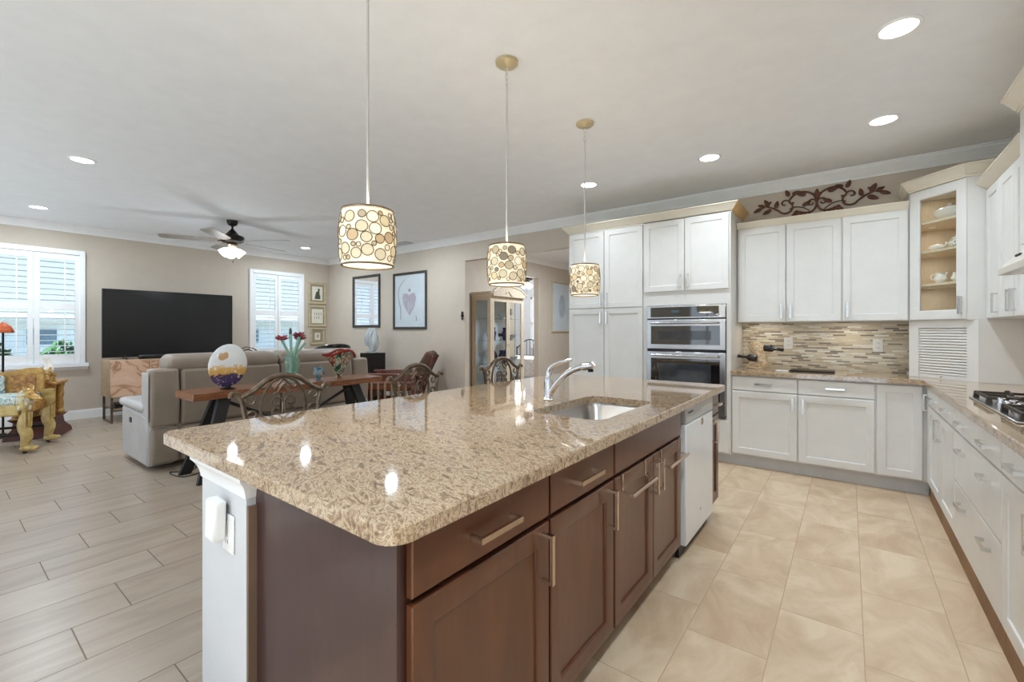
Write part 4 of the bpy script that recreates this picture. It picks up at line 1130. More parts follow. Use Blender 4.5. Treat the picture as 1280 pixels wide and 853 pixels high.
# bars hooked over the sink cabinet doors
def towel_bar(y0, y1, label):
    zt_, zb_ = 0.7085, 0.645
    t = thing('towel_bar', label, 'towel bar', (IX, (y0 + y1) / 2, zb_ - 0.01), group='bars hooked over the sink doors')
    for y in (y0 + 0.012, y1 - 0.012):
        b = MB()
        P = [(IX - 0.024, zt_ - 0.03), (IX - 0.024, zt_), (IX + 0.004, zt_), (IX + 0.004, zb_ - 0.004), (IX + 0.05, zb_ - 0.012)]
        for k in range(len(P) - 1):
            if k == 0: continue
            p, q_ = Vector((P[k][0], y, P[k][1])), Vector((P[k + 1][0], y, P[k + 1][1])); dd = (q_ - p).normalized(); nn = dd.cross(Y_) * 0.0022
            b.loft([[p - nn - Y_ * .006, p + nn - Y_ * .006, p + nn + Y_ * .006, p - nn + Y_ * .006], [q_ - nn - Y_ * .006, q_ + nn - Y_ * .006, q_ + nn + Y_ * .006, q_ - nn + Y_ * .006]])
        b.build('hook', M_nickel, t, smooth=False)
    MB().tube([(IX + 0.052, y0, zb_ - 0.012), (IX + 0.052, y1, zb_ - 0.012)], 0.0085, 12).build('bar', M_nickel, t)
towel_bar(1.72, 2.00, 'nickel bar hooked over the nearer sink cabinet door')
towel_bar(2.19, 2.50, 'nickel bar hooked over the sink door beside the dishwasher')

# outlet and plugged-in device on the white end of the half wall
yo_ = 0.58
t = thing('wall_outlet', 'white outlet on the white end of the island half wall', 'outlet', (-1.555, yo_ - 0.001, 0.6))
MB().box(-1.595, -1.515, yo_ - 0.007, yo_ - 0.0005, 0.605, 0.725, 0.003).build('cover_plate', M_white, t)
s = MB().box(-1.573, -1.537, yo_ - 0.0085, yo_ - 0.0068, 0.62, 0.655, 0.001).build('socket', M_white, t)
b = MB()
for dx in (-0.008, 0.007): b.box(-1.555 + dx - 0.001, -1.555 + dx + 0.001, yo_ - 0.0092, yo_ - 0.0086, 0.634, 0.646)
b.build('slots', M_black, s, smooth=False)
t = thing('plug_in_device', 'white upright plug-in device on the outlet of the island half wall', 'plug-in device', (-1.577, yo_ - 0.03, 0.66))
Mx = Matrix.Translation((-1.577, yo_ - 0.032, 0.712)) @ Matrix.Rotation(RAD(3), 4, 'Y')
MB().box(-0.036, 0.036, -0.020, 0.020, -0.065, 0.065, 0.008).xf(Mx).build('case', M_white, t, bevel=(0.004, 2))
MB().box(-0.012, 0.018, 0.0205, 0.0245, -0.01, 0.045, 0.001).xf(Mx).build('plug_base', M_black, t)
# ------------------------------------------------------------------ lamps
for k, (x, y, lab) in enumerate(((0.202, 2.985, 'large-looking ceiling downlight nearest the right-hand wall cabinets'), (0.202, 4.219, 'ceiling downlight in front of the scroll ornament'),
        (-0.984, 4.203, 'ceiling downlight in front of the oven cabinet'), (-2.18, 4.217, 'ceiling downlight behind the farthest pendant rod'),
        (-5.497, 0.854, 'ceiling downlight at the left, nearer of the two before the left window'), (-8.027, 0.85, 'ceiling downlight closest to the left window'), (-8.02, 4.256, 'ceiling downlight near the far living room corner'), (-5.50, 4.25, 'ceiling downlight hidden behind the nearest pendant shade'),
        (0.202, 0.6, None), (-0.984, -0.9, None), (0.202, -1.2, None), (-3.2, -1.2, None), (-5.5, -2.0, None), (-8.0, -1.6, None))):
    t = thing('recessed_downlight', lab or 'ceiling downlight behind the camera', 'ceiling light', (x, y, CEIL - 0.008), group='recessed ceiling downlights')
    MB().lathe([(0.075, 0.0078), (0.096, 0.0078), (0.097, 0.003), (0.092, 0.0), (0.078, 0.002)], (x, y, CEIL - 0.008), 32, False).build('trim_ring', M_trim, t)
    MB().lathe([(0.077, 0.0072), (0.077, 0.004), (0.06, 0.003)], (x, y, CEIL - 0.008), 32).build('lens', M_lens, t)
    lamp('downlight_lamp', 'AREA', (x, y, CEIL - 0.012), DOWNLIGHT_W * (2.9 if x < -2.5 and y > 0 else 1.2 if x < -2.5 else 0.75 if x < -2 else 1.0 if y > 2 else 1.9), LAMP_C, 0.14, spread=RAD(180 if x < -2.5 else 128))

# pendants
M_shade = glow('pendant_shade_fabric', (255, 240, 205), 0.55, (240, 230, 208))
def disc_material():
    g = Nodes('pendant_discs'); q = g.n('ShaderNodeNewGeometry')
    c = g.ramp(q.outputs['Random Per Island'], [(0.0, (222, 208, 178)), (0.3, (196, 180, 150)), (0.55, (232, 212, 170)), (0.72, (206, 176, 138)), (0.86, (142, 130, 112))], 'CONSTANT')
    return g.set(color=c, rough=0.5, emit=c, estr=0.34)
M_disc_a = disc_material()
M_ring = paint('bronze_ring_wire', (128, 112, 90), 0.4, 0.5, var=0.08)
M_diff = glow('pendant_diffuser', (255, 250, 238), 1.0)
M_rod = paint('silver_pendant_rod', (206, 204, 200), 0.35, 0.4, var=0.03)
def prad(f): return 0.094 + 0.016 * math.sin(PI * (0.08 + 0.84 * f)) ** 0.8
def pendant_proto():
    zb_, zt_ = 1.560, 1.785; H = zt_ - zb_
    t = thing('pendant_light', 'x', 'pendant light', (0, 0, 0), group='pendant lights above the island')
    p = MB().lathe([(prad(k / 10), zb_ + 0.006 + (H - 0.012) * k / 10) for k in range(11)], (0, 0, 0), 40, False); sh = p.build('shade', M_shade, t)
    rnd = random.Random(5); spots = []
    for _ in range(4000):
        r = (0.0225, 0.0205, 0.018, 0.015, 0.0115, 0.009)[min(5, _ // 500)]; a = rnd.uniform(0, 2 * PI); z = rnd.uniform(zb_ + 0.012 + r, zt_ - 0.012 - r); R_ = 0.107
        ok = True
        for (a2, z2, r2) in spots:
            da = (a - a2 + PI) % (2 * PI) - PI
            if math.hypot(da * R_, z - z2) < r + r2 + 0.0012: ok = False; break
        if ok: spots.append((a, z, r))
    da_, rg = MB(), MB()
    for k, (a, z, r) in enumerate(spots):
        def P(u, v, d):
            zz = z + v; f = min(max((zz - zb_) / H, 0), 1); R_ = prad(f) + d; aa = a + u / 0.107
            return (R_ * math.cos(aa), R_ * math.sin(aa), zz)
        n = 14
        ring = [P(r * math.cos(2 * PI * i / n), r * math.sin(2 * PI * i / n), 0.0032) for i in range(n)]
        rg.tube(ring, 0.0019, 5, True)
        if k % 4 != 3:
            da_.loft([[P(r * math.cos(2 * PI * i / n), r * math.sin(2 * PI * i / n), d) for i in range(n)] for d in (0.0012, 0.0026)])
    da_.build('disc_pattern', M_disc_a, sh); rg.build('wire_rings', M_ring, sh)
    b = MB()
    for z, r in ((zt_, prad(1.0) + 0.001), (zb_ + 0.004, prad(0.0) + 0.001)):
        bb = b if z == zt_ else MB()
        bb.tube([(r * math.cos(2 * PI * k / 36), r * math.sin(2 * PI * k / 36), z) for k in range(36)], 0.004, 6, True)
        if bb is not b: bb.build('bottom_rim', M_ring, t)
    for k in range(3):
        a = 2 * PI * k / 3; b.tube([(0, 0, zt_ + 0.004), ((prad(1)) * math.cos(a), (prad(1)) * math.sin(a), zt_)], 0.0025, 5)
    b.build('top_rim', M_ring, t)
    MB().lathe([(0.086, zb_ + 0.010), (0.086, zb_ + 0.007)], (0, 0, 0), 36).build('diffuser', M_diff, t)
    MB().lathe([(0.016, zt_ - 0.05), (0.016, zt_ + 0.004), (0.01, zt_ + 0.02), (0.005, zt_ + 0.03)], (0, 0, 0), 16).build('socket', M_rod, t)
    MB().tube([(0, 0, zt_ + 0.02), (0, 0, CEIL - 0.13)], 0.0055, 10).build('rod', M_rod, t)
    b = MB()
    for k in range(3):
        z = CEIL - 0.12 + 0.033 * k
        b.tube([((0.008 * math.cos(q)) if k % 2 else 0, 0 if k % 2 else 0.008 * math.cos(q), z + 0.021 * math.sin(q)) for q in [2 * PI * i / 12 for i in range(12)]], 0.0025, 5, True)
    b.build('chain', M_rod, t)
    MB().lathe([(0.012, -0.034), (0.02, -0.028), (0.058, -0.022), (0.064, -0.016), (0.064, -0.002), (0.06, 0)], (0, 0, CEIL - 0.0005), 32).build('canopy', M_gold, t)
    return t
p0 = pendant_proto()
PX = -1.556
for k, (y, lab) in enumerate(((1.085, 'pendant light with a circle-patterned shade nearest the camera, canopy out of view'), (2.005, 'middle pendant light of the three over the island'), (2.945, 'farthest and smallest-looking pendant, in front of the pantry cabinet'))):
    o = p0 if k == 0 else copy_tree(p0)
    place(o, (PX, y, 0), rz=k * 1.3, label=lab)
    lamp('pendant_lamp', 'POINT', (PX, y, 1.80), PENDANT_W, (1, 0.94, 0.84), 0.05)
    lamp('pendant_lamp', 'AREA', (PX, y, 1.555), PENDANT_W * 0.5, (1, 0.94, 0.84), 0.16)

# ceiling fan in the living room
def fan(loc, label, r=0.80, ang=5, base_dir=None, blade=None, hub=None, s=1.0, name='ceiling_fan', drop=0.27):
    t = thing(name, label, 'ceiling fan', loc)
    x, y, z = loc; zb_ = z - drop
    MB().lathe([(0.03, -0.075), (0.055, -0.06), (0.068, -0.03), (0.07, 0.0)], (x, y, z - 0.001), 24).build('canopy', hub, t)
    MB().cyl((x, y, z - 0.18), (x, y, z - 0.05), 0.014, 12).build('downrod', hub, t)
    MB().lathe([(0.03, -0.045), (0.11, -0.04), (0.14, -0.02), (0.15, 0.03), (0.14, 0.05), (0.08, 0.075), (0.045, 0.12), (0.02, 0.15)], (x, y, zb_), 28).build('motor_housing', hub, t)
    for k in range(5):
        a = RAD(ang + 72 * k); u = base_dir[0] * math.cos(a) + base_dir[1] * math.sin(a); v = Vector((-u.y, u.x, 0))
        c = Vector((x, y, zb_ - 0.02)); up = v * math.sin(RAD(8)); vv = v * math.cos(RAD(11)) + Z_ * math.sin(RAD(11)); nn = u.cross(vv).normalized()
        b = MB(); prof = [(0.17, 0.045), (0.22, 0.062), (0.45, 0.072), (r - 0.05, 0.074), (r - 0.012, 0.06), (r, 0.03)]
        lo = [c + u * d + vv * w_ for d, w_ in prof] + [c + u * d - vv * w_ for d, w_ in reversed(prof)]
        b.loft([[p - nn * 0.004 for p in lo], [p + nn * 0.004 for p in lo]]); bl = b.build('blade', blade, t)
        b = MB(); b.loft([[c + u * d + vv * s_ * w_ + nn * 0.0045 - Z_ * e for d, w_, s_ in ((0.10, 0.02, 1), (0.25, 0.03, 1), (0.25, 0.03, -1), (0.10, 0.02, -1))] for e in (0.0, 0.008)]); b.build('bracket', M_nickel, bl)
    MB().lathe([(0.02, -0.105), (0.06, -0.095), (0.07, -0.07), (0.06, -0.046)], (x, y, zb_), 22).build('light_kit', M_nickel, t)
    for k in range(4):
        a = RAD(45 + 90 * k); dd = (base_dir[0] * math.cos(a) + base_dir[1] * math.sin(a)) * 0.72 - Z_ * 0.69; dd.normalize()
        Mq = Vector((0, 0, 1)).rotation_difference(dd).to_matrix(); c = Vector((x, y, zb_ - 0.085)) + dd * 0.05
        MB().lathe([(0.022, 0), (0.028, 0.01), (0.05, 0.05), (0.062, 0.095), (0.066, 0.12), (0.062, 0.12), (0.045, 0.05), (0.02, 0.012)], c, 20, True, Mq).build('glass_shade', M_bulbshade, t)
    b = MB(); b.tube([(x + 0.02, y, zb_ - 0.10), (x + 0.02, y, zb_ - 0.30)], 0.0018, 5); b.ball((x + 0.02, y, zb_ - 0.31), (0.006, 0.006, 0.014), 8, 6); b.build('pull_chain', M_darkbronze, t)
    return t
RV = Vector((math.cos(RAD(37.14)), math.sin(RAD(37.14)), 0)); FV = Vector((-math.sin(RAD(37.14)), math.cos(RAD(37.14)), 0))
M_blade = two_tone('grey_weathered_blade', [(0.3, (150, 142, 134)), (0.7, (176, 168, 160))], 4, 1.2, stretch=(2, 2, 2), rough=0.4)
M_bladewhite = paint('dark_fan_blade', (90, 78, 68), 0.4, var=0.1)
fan((-6.86, 2.59, CEIL), 'dark bronze ceiling fan with grey blades and lit glass shades', 0.82, -6, (RV, FV), M_blade, M_darkbronze)
lamp('fan_lamp', 'POINT', (-6.86, 2.59, CEIL - 0.62), FAN_W, LAMP_C, 0.05)
fan((-6.25, 8.85, CEIL), 'small-looking dark ceiling fan in the bedroom beyond the doorway', 0.6, 20, (RV, FV), M_bladewhite, M_darkbronze)
lamp('fan_lamp', 'POINT', (-6.6, 8.9, 2.1), 110, (1, 0.98, 0.95), 0.2)
lamp('hall_fill_lamp', 'AREA', (-3.7, 7.0, CEIL - 0.02), HALL_FILL_W, LAMP_C, 0.5)  # fill lamp added to brighten the hall
# ceiling vent
t = thing('ceiling_vent', 'small grey air vent in the ceiling by the long wall', 'vent', (-6.22, 5.06, CEIL - 0.012))
MB().box(-6.38, -6.06, 4.97, 5.15, CEIL - 0.010, CEIL - 0.0005, 0.002).build('frame', M_dwgrey, t)
b = MB()
for k in range(7): b.box(-6.36, -6.08, 4.985 + 0.022 * k, 4.997 + 0.022 * k, CEIL - 0.016, CEIL - 0.0095)
b.build('slats', M_toe, t, smooth=False)
# ------------------------------------------------------------------ living room
# unseen flush ring added as a fixture for the hall fill lamp
t = thing('added_ceiling_ring', 'added unseen flush ring at the hall fill lamp behind the opening', 'ceiling light', (-3.7, 7.0, CEIL - 0.02))
MB().lathe([(0.18, -0.0005), (0.19, -0.006), (0.18, -0.014)], (-3.7, 7.0, CEIL), 28, False).build('ring', M_nickel, t)

# television and its stand
t = thing('television', 'large black flat television standing on the low stand', 'television', (-8.5, 2.37, 0.885))
b = MB(); b.box(-8.535, -8.505, 1.525, 3.215, 0.912, 1.912, 0.006); b.box(-8.56, -8.535, 1.8, 2.94, 0.95, 1.5, 0.01); b.build('housing', M_black, t)
MB().box(-8.5055, -8.5035, 1.533, 3.207, 0.927, 1.904).build('screen', M_screen, t, smooth=False)
for y in (1.78, 2.96):
    b = MB(); b.tube([(-8.42, y, 0.893), (-8.52, y, 0.93), (-8.62, y, 0.893)], 0.008, 8); b.box(-8.66, -8.38, y - 0.012, y + 0.012, 0.886, 0.893, 0.002); b.build('foot', M_black, t)
solo('soundbar', MB().box(-8.40, -8.31, 1.90, 2.86, 0.887, 0.945, 0.012), M_black, 'long black soundbar on the stand under the television', 'soundbar')
t = thing('tv_stand', 'low media stand with pink marbled doors on thin metal legs', 'tv stand', (-8.45, 2.4, 0))
MB().box(-8.72, -8.215, 1.55, 3.30, 0.36, 0.885, 0.004).build('case', M_tan, t)
for k in range(4):
    y0 = 1.556 + 0.437 * k
    MB().box(-8.214, -8.196, y0 + 0.002, y0 + 0.432, 0.366, 0.878, 0.003).build('door', M_pinkstone, t)
for y in (1.58, 3.27):
    for x in (-8.69, -8.24): MB().box(x - 0.013, x + 0.013, y - 0.013, y + 0.013, 0, 0.36).build('leg', M_bronze, t)
b = MB()
for y in (1.58, 3.27): b.box(-8.69, -8.24, y - 0.011, y + 0.011, 0.0, 0.02)
for x in (-8.69, -8.24): b.box(x - 0.011, x + 0.011, 1.58, 3.27, 0.16, 0.18)
b.build('stretcher', M_bronze, t, smooth=False)
MB().box(-8.67, -8.26, 1.60, 3.25, 0.181, 0.196).build('shelf', M_tan, t)
for k, (y, lab) in enumerate(((1.78, 'black media box nearest the left end of the stand shelf'), (2.22, 'black media box in the middle of the stand shelf'))):
    o = solo('media_box', MB().box(-8.58, -8.32, y - 0.15, y + 0.15, 0.1965, 0.255, 0.005), M_black, lab, 'media box')

# sofa, its back to the kitchen
t = thing('sofa', 'taupe leather reclining sofa with its back to the kitchen', 'sofa', (-5.55, 2.4, 0))
bv = (0.035, 3)
MB().box(-5.96, -5.14, 1.27, 3.54, 0.05, 0.43).build('base', M_leather, t, bevel=bv)
def back_part(y0, y1, z0, z1, nm='back_panel', x0=-5.30, x1=-5.10, lean=0.03, m=M_leather):
    b = MB(); b.loft([[(x0, y0, z0), (x1, y0, z0), (x1, y1, z0), (x0, y1, z0)], [(x0 + lean, y0, (z0 + z1) / 2), (x1 + 0.02, y0, (z0 + z1) / 2), (x1 + 0.02, y1, (z0 + z1) / 2), (x0 + lean, y1, (z0 + z1) / 2)], [(x0 + lean, y0, z1), (x1 - 0.01, y0, z1), (x1 - 0.01, y1, z1), (x0 + lean, y1, z1)]])
    return b.build(nm, m, t, bevel=(0.03, 3))
for y0, y1 in ((1.245, 1.475), (1.485, 2.42), (2.43, 3.33), (3.34, 3.565)):
    zt_ = 0.935 if y1 - y0 > 0.5 else 0.945
    back_part(y0, y1, 0.40, zt_)
    back_part(y0 + 0.003, y1 - 0.003, 0.055, 0.395, 'lower_back')
for y0, y1 in ((1.40, 2.415), (2.435, 3.42)):
    b = MB(); b.loft([[(-5.44, y0, 0.90), (-5.14, y0, 0.90), (-5.14, y1, 0.90), (-5.44, y1, 0.90)], [(-5.46, y0 - 0.01, 1.0), (-5.12, y0 - 0.01, 0.99), (-5.12, y1 + 0.01, 0.99), (-5.46, y1 + 0.01, 1.0)], [(-5.40, y0 + 0.01, 1.075), (-5.18, y0 + 0.01, 1.07), (-5.18, y1 - 0.01, 1.07), (-5.40, y1 - 0.01, 1.075)]])
    b.build('headrest', M_leather, t, bevel=(0.05, 4))
    MB().box(-5.48, -5.30, y0, y1, 0.45, 0.93).build('back_cushion', M_leather, t, bevel=(0.06, 4))
    MB().box(-6.0, -5.44, y0 + 0.05, y1 - 0.05, 0.40, 0.52).build('seat_cushion', M_leather, t, bevel=(0.05, 4))
for y0, y1, s in ((1.225, 1.45, -1), (3.36, 3.585, 1)):
    b = MB(); b.prism([(-5.98, 0.04), (-5.13, 0.04), (-5.13, 0.45), (-5.18, 0.52), (-5.99, 0.54)], 'y', y0, y1); a = b.build('arm', M_leather_daylit, t, bevel=(0.03, 3))
    b = MB(); b.box(-6.05, -5.22, y0 - 0.015, y1 + 0.015, 0.53, 0.615); b.build('arm_pad', M_leather_daylit, a, bevel=(0.04, 4))
    b = MB(); b.box(-5.30, -5.115, y0 + 0.004, y0 + 0.016 if s < 0 else y1 - 0.004, 0.46, 0.91); 
    if s < 0: b.build('wing_side', M_leather_daylit, a, bevel=(0.005, 2))
    if s < 0:
        MB().box(-5.67, -5.61, y0 - 0.008, y0 + 0.002, 0.40, 0.45, 0.003).build('recline_switch', M_black, a)
# power cord on the floor
b = MB(); b.tube(spline([(-5.05, 1.62, 0.006), (-4.85, 1.48, 0.006), (-4.95, 1.35, 0.006), (-4.70, 1.38, 0.006), (-4.75, 1.55, 0.006), (-5.0, 1.75, 0.006)]), 0.0045, 6)
solo('power_cord', b, M_black, 'thin black cord lying on the floor behind the sofa', 'cord')

# live-edge console behind the sofa
t = thing('console_table', 'long live-edge wood console table on black splayed legs', 'table', (-4.58, 2.3, 0))
CY0, CY1, CX0, CX1, CZ = 1.35, 3.25, -4.80, -4.36, 0.768
rnd = random.Random(3); n = 24; A, B_ = [], []
for k in range(n + 1):
    y = CY0 + (CY1 - CY0) * k / n
    A.append((CX0 + 0.025 * math.sin(k * 0.8) * math.sin(k * 0.31), y)); B_.append((CX1 + 0.018 * math.sin(k * 0.7 + 1) + 0.008 * math.sin(k * 2.1), y))
lp = B_ + A[::-1]
b = MB(); b.loft([[(x + (0.012 if i <= n else 0) * -1, y, CZ - 0.06) for i, (x, y) in enumerate(lp)], [(x, y, CZ - 0.02) for x, y in lp], [(x, y, CZ) for x, y in lp]]); b.build('tabletop', M_walnut, t, angle=50)
for y in (1.62, 2.98):
    for s in (-1, 1):
        b = MB(); xa, xb = -4.58 + 0.06 * s, -4.58 + 0.22 * s
        ya = y + (0.02 if y < 2 else -0.02)
        b.loft([[(xa - 0.03, ya - 0.05, CZ - 0.061), (xa + 0.03, ya - 0.05, CZ - 0.061), (xa + 0.03, ya + 0.05, CZ - 0.061), (xa - 0.03, ya + 0.05, CZ - 0.061)],
                [(xb - 0.02, y - 0.20 * (1 if y < 2 else -1) - 0.045, 0), (xb + 0.02, y - 0.20 * (1 if y < 2 else -1) - 0.045, 0), (xb + 0.02, y - 0.20 * (1 if y < 2 else -1) + 0.045, 0), (xb - 0.02, y - 0.20 * (1 if y < 2 else -1) + 0.045, 0)]])
        b.build('leg', M_black, t, smooth=False)
b = MB(); b.tube([(-4.58, 1.60, CZ - 0.08), (-4.58, 2.30, 0.34), (-4.58, 3.0, CZ - 0.08)], 0.016, 8); b.build('brace', M_black, t)

# glass art on the console
zc_ = CZ + 0.001
t = thing('art_glass_disc', 'tilted oval art glass disc, white above and purple below', 'glass sculpture', (-4.55, 1.68, zc_))
def disc_mat():
    g = Nodes('layered_art_glass'); v, q = g.obj()
    f = g.math('ADD', q[2], g.math('MULTIPLY', g.noise(v, 13, 4, 0.6, 1.5), 0.16))
    c = g.ramp(f, [(0.0, (60, 52, 88)), (0.15, (76, 64, 104)), (0.205, (60, 50, 84)), (0.215, (196, 150, 74)), (0.265, (214, 170, 96)), (0.29, (226, 226, 226)), (0.5, (226, 232, 234)), (0.6, (240, 240, 238))])
    sp = g.math('GREATER_THAN', g.noise(v, 30, 3, 0.6, 1.0), 0.63)
    c = g.mix(g.math('MULTIPLY', sp, 0.75), c, (238, 232, 214))
    dy = g.math('ADD', q[1], 0.045); dz = g.math('SUBTRACT', q[2], 0.30)
    rr = g.math('SQRT', g.math('ADD', g.math('MULTIPLY', dy, dy), g.math('MULTIPLY', dz, dz)))
    rr = g.math('ADD', rr, g.math('MULTIPLY', g.math('SUBTRACT', g.noise(v, 22, 3), 0.5), 0.05))
    c = g.mix(g.math('LESS_THAN', rr, 0.036), c, (186, 140, 84))
    g.bump(g.noise(v, 18, 3), 0.3, 0.005)
    return g.set(color=c, rough=0.08, coat=0.5)
M_discglass = disc_mat()
Mx = Matrix.Translation((-4.55, 1.68, zc_ + 0.212)) @ Matrix.Rotation(RAD(-30), 4, 'Z') @ Matrix.Rotation(RAD(10), 4, 'Y') @ Matrix.Rotation(RAD(-14), 4, 'X')
b = MB(); b.ball((0, 0, 0), (0.026, 0.152, 0.205), 30, 18); b.xf(Mx); b.build('disc', M_discglass, t)
b = MB(); b.lathe([(0.06, 0), (0.062, 0.006), (0.03, 0.014), (0.02, 0.03)], (-4.55, 1.68, zc_), 20); 
b.build('stand', M_black, t)
# flower vase
M_aqua = art_glass('aqua_glass', [(0.3, (206, 238, 226)), (0.7, (226, 246, 238))], 9, 1.5, 0.06, 0.92)
vx, vy = -4.55, 2.27
t = thing('flower_vase', 'tall pale green glass vase holding dark pink glass flowers', 'vase', (vx, vy, zc_))
MB().lathe([(0.06, 0), (0.066, 0.004), (0.066, 0.02), (0.072, 0.15), (0.076, 0.27), (0.073, 0.27), (0.066, 0.15), (0.058, 0.03), (0.002, 0.025)], (vx, vy, zc_), 28).build('vase', M_aqua, t)
rnd = random.Random(8)
b = MB()
for k in range(40):
    a = rnd.uniform(0, 2 * PI); r = rnd.uniform(0.0, 0.045); b.ball((vx + r * math.cos(a), vy + r * math.sin(a), zc_ + 0.04 + rnd.uniform(0, 0.09)), 0.013, 8, 5)
b.build('glass_pebbles', M_stem, t)['kind'] = 'stuff'
for k, (dx, dy, h, nm) in enumerate(((0.02, -0.11, 0.44, 1), (-0.03, 0.10, 0.44, 1), (0.0, 0.05, 0.37, 0), (0.03, -0.03, 0.50, 2), (0.0, 0.14, 0.40, 0), (0.03, 0.06, 0.47, 1))):
    b = MB(); p3 = Vector((vx + dx, vy + dy, zc_ + h)); P = bez((vx - dx * 0.3, vy - dy * 0.3, zc_ + 0.05), (vx, vy, zc_ + 0.25), (vx + dx * 0.5, vy + dy * 0.5, zc_ + 0.33), p3, 10)
    b.tube(P, [0.008 + 0.008 * (i / 10) for i in range(11)], 8); st = b.build('stem', M_stem, t)
    if nm == 1:
        f = MB()
        for i in range(14):
            a = 2 * PI * i / 14 + k; el = 0.3 + 0.5 * (i % 3) / 2; dd = Vector((math.cos(a) * math.cos(el), math.sin(a) * math.cos(el), math.sin(el)))
            c = p3 + dd * 0.036; u = dd.orthogonal().normalized()
            f.loft([[p3 + u * 0.004, p3 - u * 0.004, p3 - u * 0.004 + dd.cross(u) * 0.004], [c + u * 0.018, c - u * 0.018, c - u * 0.006 + dd.cross(u) * 0.008], [c + dd * 0.034 + u * 0.003, c + dd * 0.034 - u * 0.003, c + dd * 0.034 + dd.cross(u) * 0.002]])
        f.build('blossom', M_petal, st)
    elif nm == 2:
        f = MB().ball(p3 + Z_ * 0.02, (0.014, 0.014, 0.045), 12, 8); f.build('bud', paint('dark_green_bud', (70, 84, 72), 0.5, var=0.15), st)
# fan shaped multicolour vase
t = thing('fan_vase', 'fan-shaped multicoloured glass vase with a red rim', 'vase', (-4.55, 2.80, zc_))
M_multi = art_glass('multicolour_blown_glass', [(0.30, (40, 44, 40)), (0.38, (44, 110, 76)), (0.44, (226, 222, 196)), (0.49, (60, 54, 44)), (0.53, (196, 62, 44)), (0.58, (228, 214, 176)), (0.64, (52, 96, 70)), (0.72, (236, 232, 214))], 5.5, 2.5, 0.06, 0.25, (1, 1, 0.45))
b = MB(); n = 36; rings = []; c0 = Vector((-4.55, 2.80, zc_))
prof = [(0.05, 0.0), (0.055, 0.006), (0.03, 0.025), (0.042, 0.06), (0.07, 0.12), (0.11, 0.19), (0.16, 0.26), (0.19, 0.30)]
for i, (r, z) in enumerate(prof):
    rings.append([c0 + Vector((r * 0.42 * math.cos(2 * PI * k / n) * (1 + 0.12 * math.sin(5 * 2 * PI * k / n) * i / 7), r * math.sin(2 * PI * k / n), z + 0.02 * (i / 7) ** 2 * math.sin(6 * PI * k / n) - 0.10 * (i / 7) ** 4 * (math.sin(2 * PI * k / n) ** 2) * 0.5)) for k in range(n)])
inner = [[p + Vector((0, 0, 0.0)) for p in r] for r in rings[::-1]]
inn = []
for i in range(len(rings) - 1, 1, -1):
    cc = c0 + Z_ * prof[i][1]; inn.append([Vector((c0.x + (p.x - c0.x) * 0.88, c0.y + (p.y - c0.y) * 0.95, p.z + (0.004 if i < 7 else 0))) for p in rings[i]])
b.loft(rings + inn); b.build('glass', M_multi, t, angle=60)
M_redglass = art_glass('red_glass_rim', [(0.3, (120, 24, 26)), (0.6, (170, 44, 40)), (0.8, (110, 22, 30))], 12, 2, 0.08, 0.15)
rim = [Vector((p.x, p.y, p.z)) for p in rings[-1]]
b = MB(); b.tube([p + Z_ * 0.004 for p in rim], 0.014, 8, True); b.build('rim', M_redglass, t)
# blue glass piece
t = thing('blue_glass_ornament', 'small blue and amber blown glass ornament behind the nearest stool back', 'glass sculpture', (-4.50, 2.53, zc_))
M_blueglass = art_glass('blue_amber_glass', [(0.34, (60, 120, 160)), (0.46, (110, 176, 204)), (0.53, (196, 150, 90)), (0.6, (230, 226, 210)), (0.7, (50, 90, 130))], 16, 2.5, 0.06, 0.3)
MB().lathe([(0.035, 0), (0.036, 0.005), (0.014, 0.016), (0.03, 0.035), (0.056, 0.065), (0.058, 0.09), (0.046, 0.12), (0.052, 0.14), (0.046, 0.138), (0.036, 0.11), (0.046, 0.08), (0.01, 0.04)], (-4.50, 2.53, zc_), 24).build('body', M_blueglass, t)
b = MB()
for k in range(3):
    a = 2 * PI * k / 3; b.tube(bez((-4.50 + 0.045 * math.cos(a), 2.53 + 0.045 * math.sin(a), zc_ + 0.13), (-4.50 + 0.06 * math.cos(a), 2.53 + 0.06 * math.sin(a), zc_ + 0.15), (-4.50 + 0.05 * math.cos(a), 2.53 + 0.05 * math.sin(a), zc_ + 0.165), (-4.50 + 0.065 * math.cos(a), 2.53 + 0.065 * math.sin(a), zc_ + 0.175)), [0.009 - 0.0005 * i for i in range(13)], 6)
b.build('tips', M_blueglass, t)

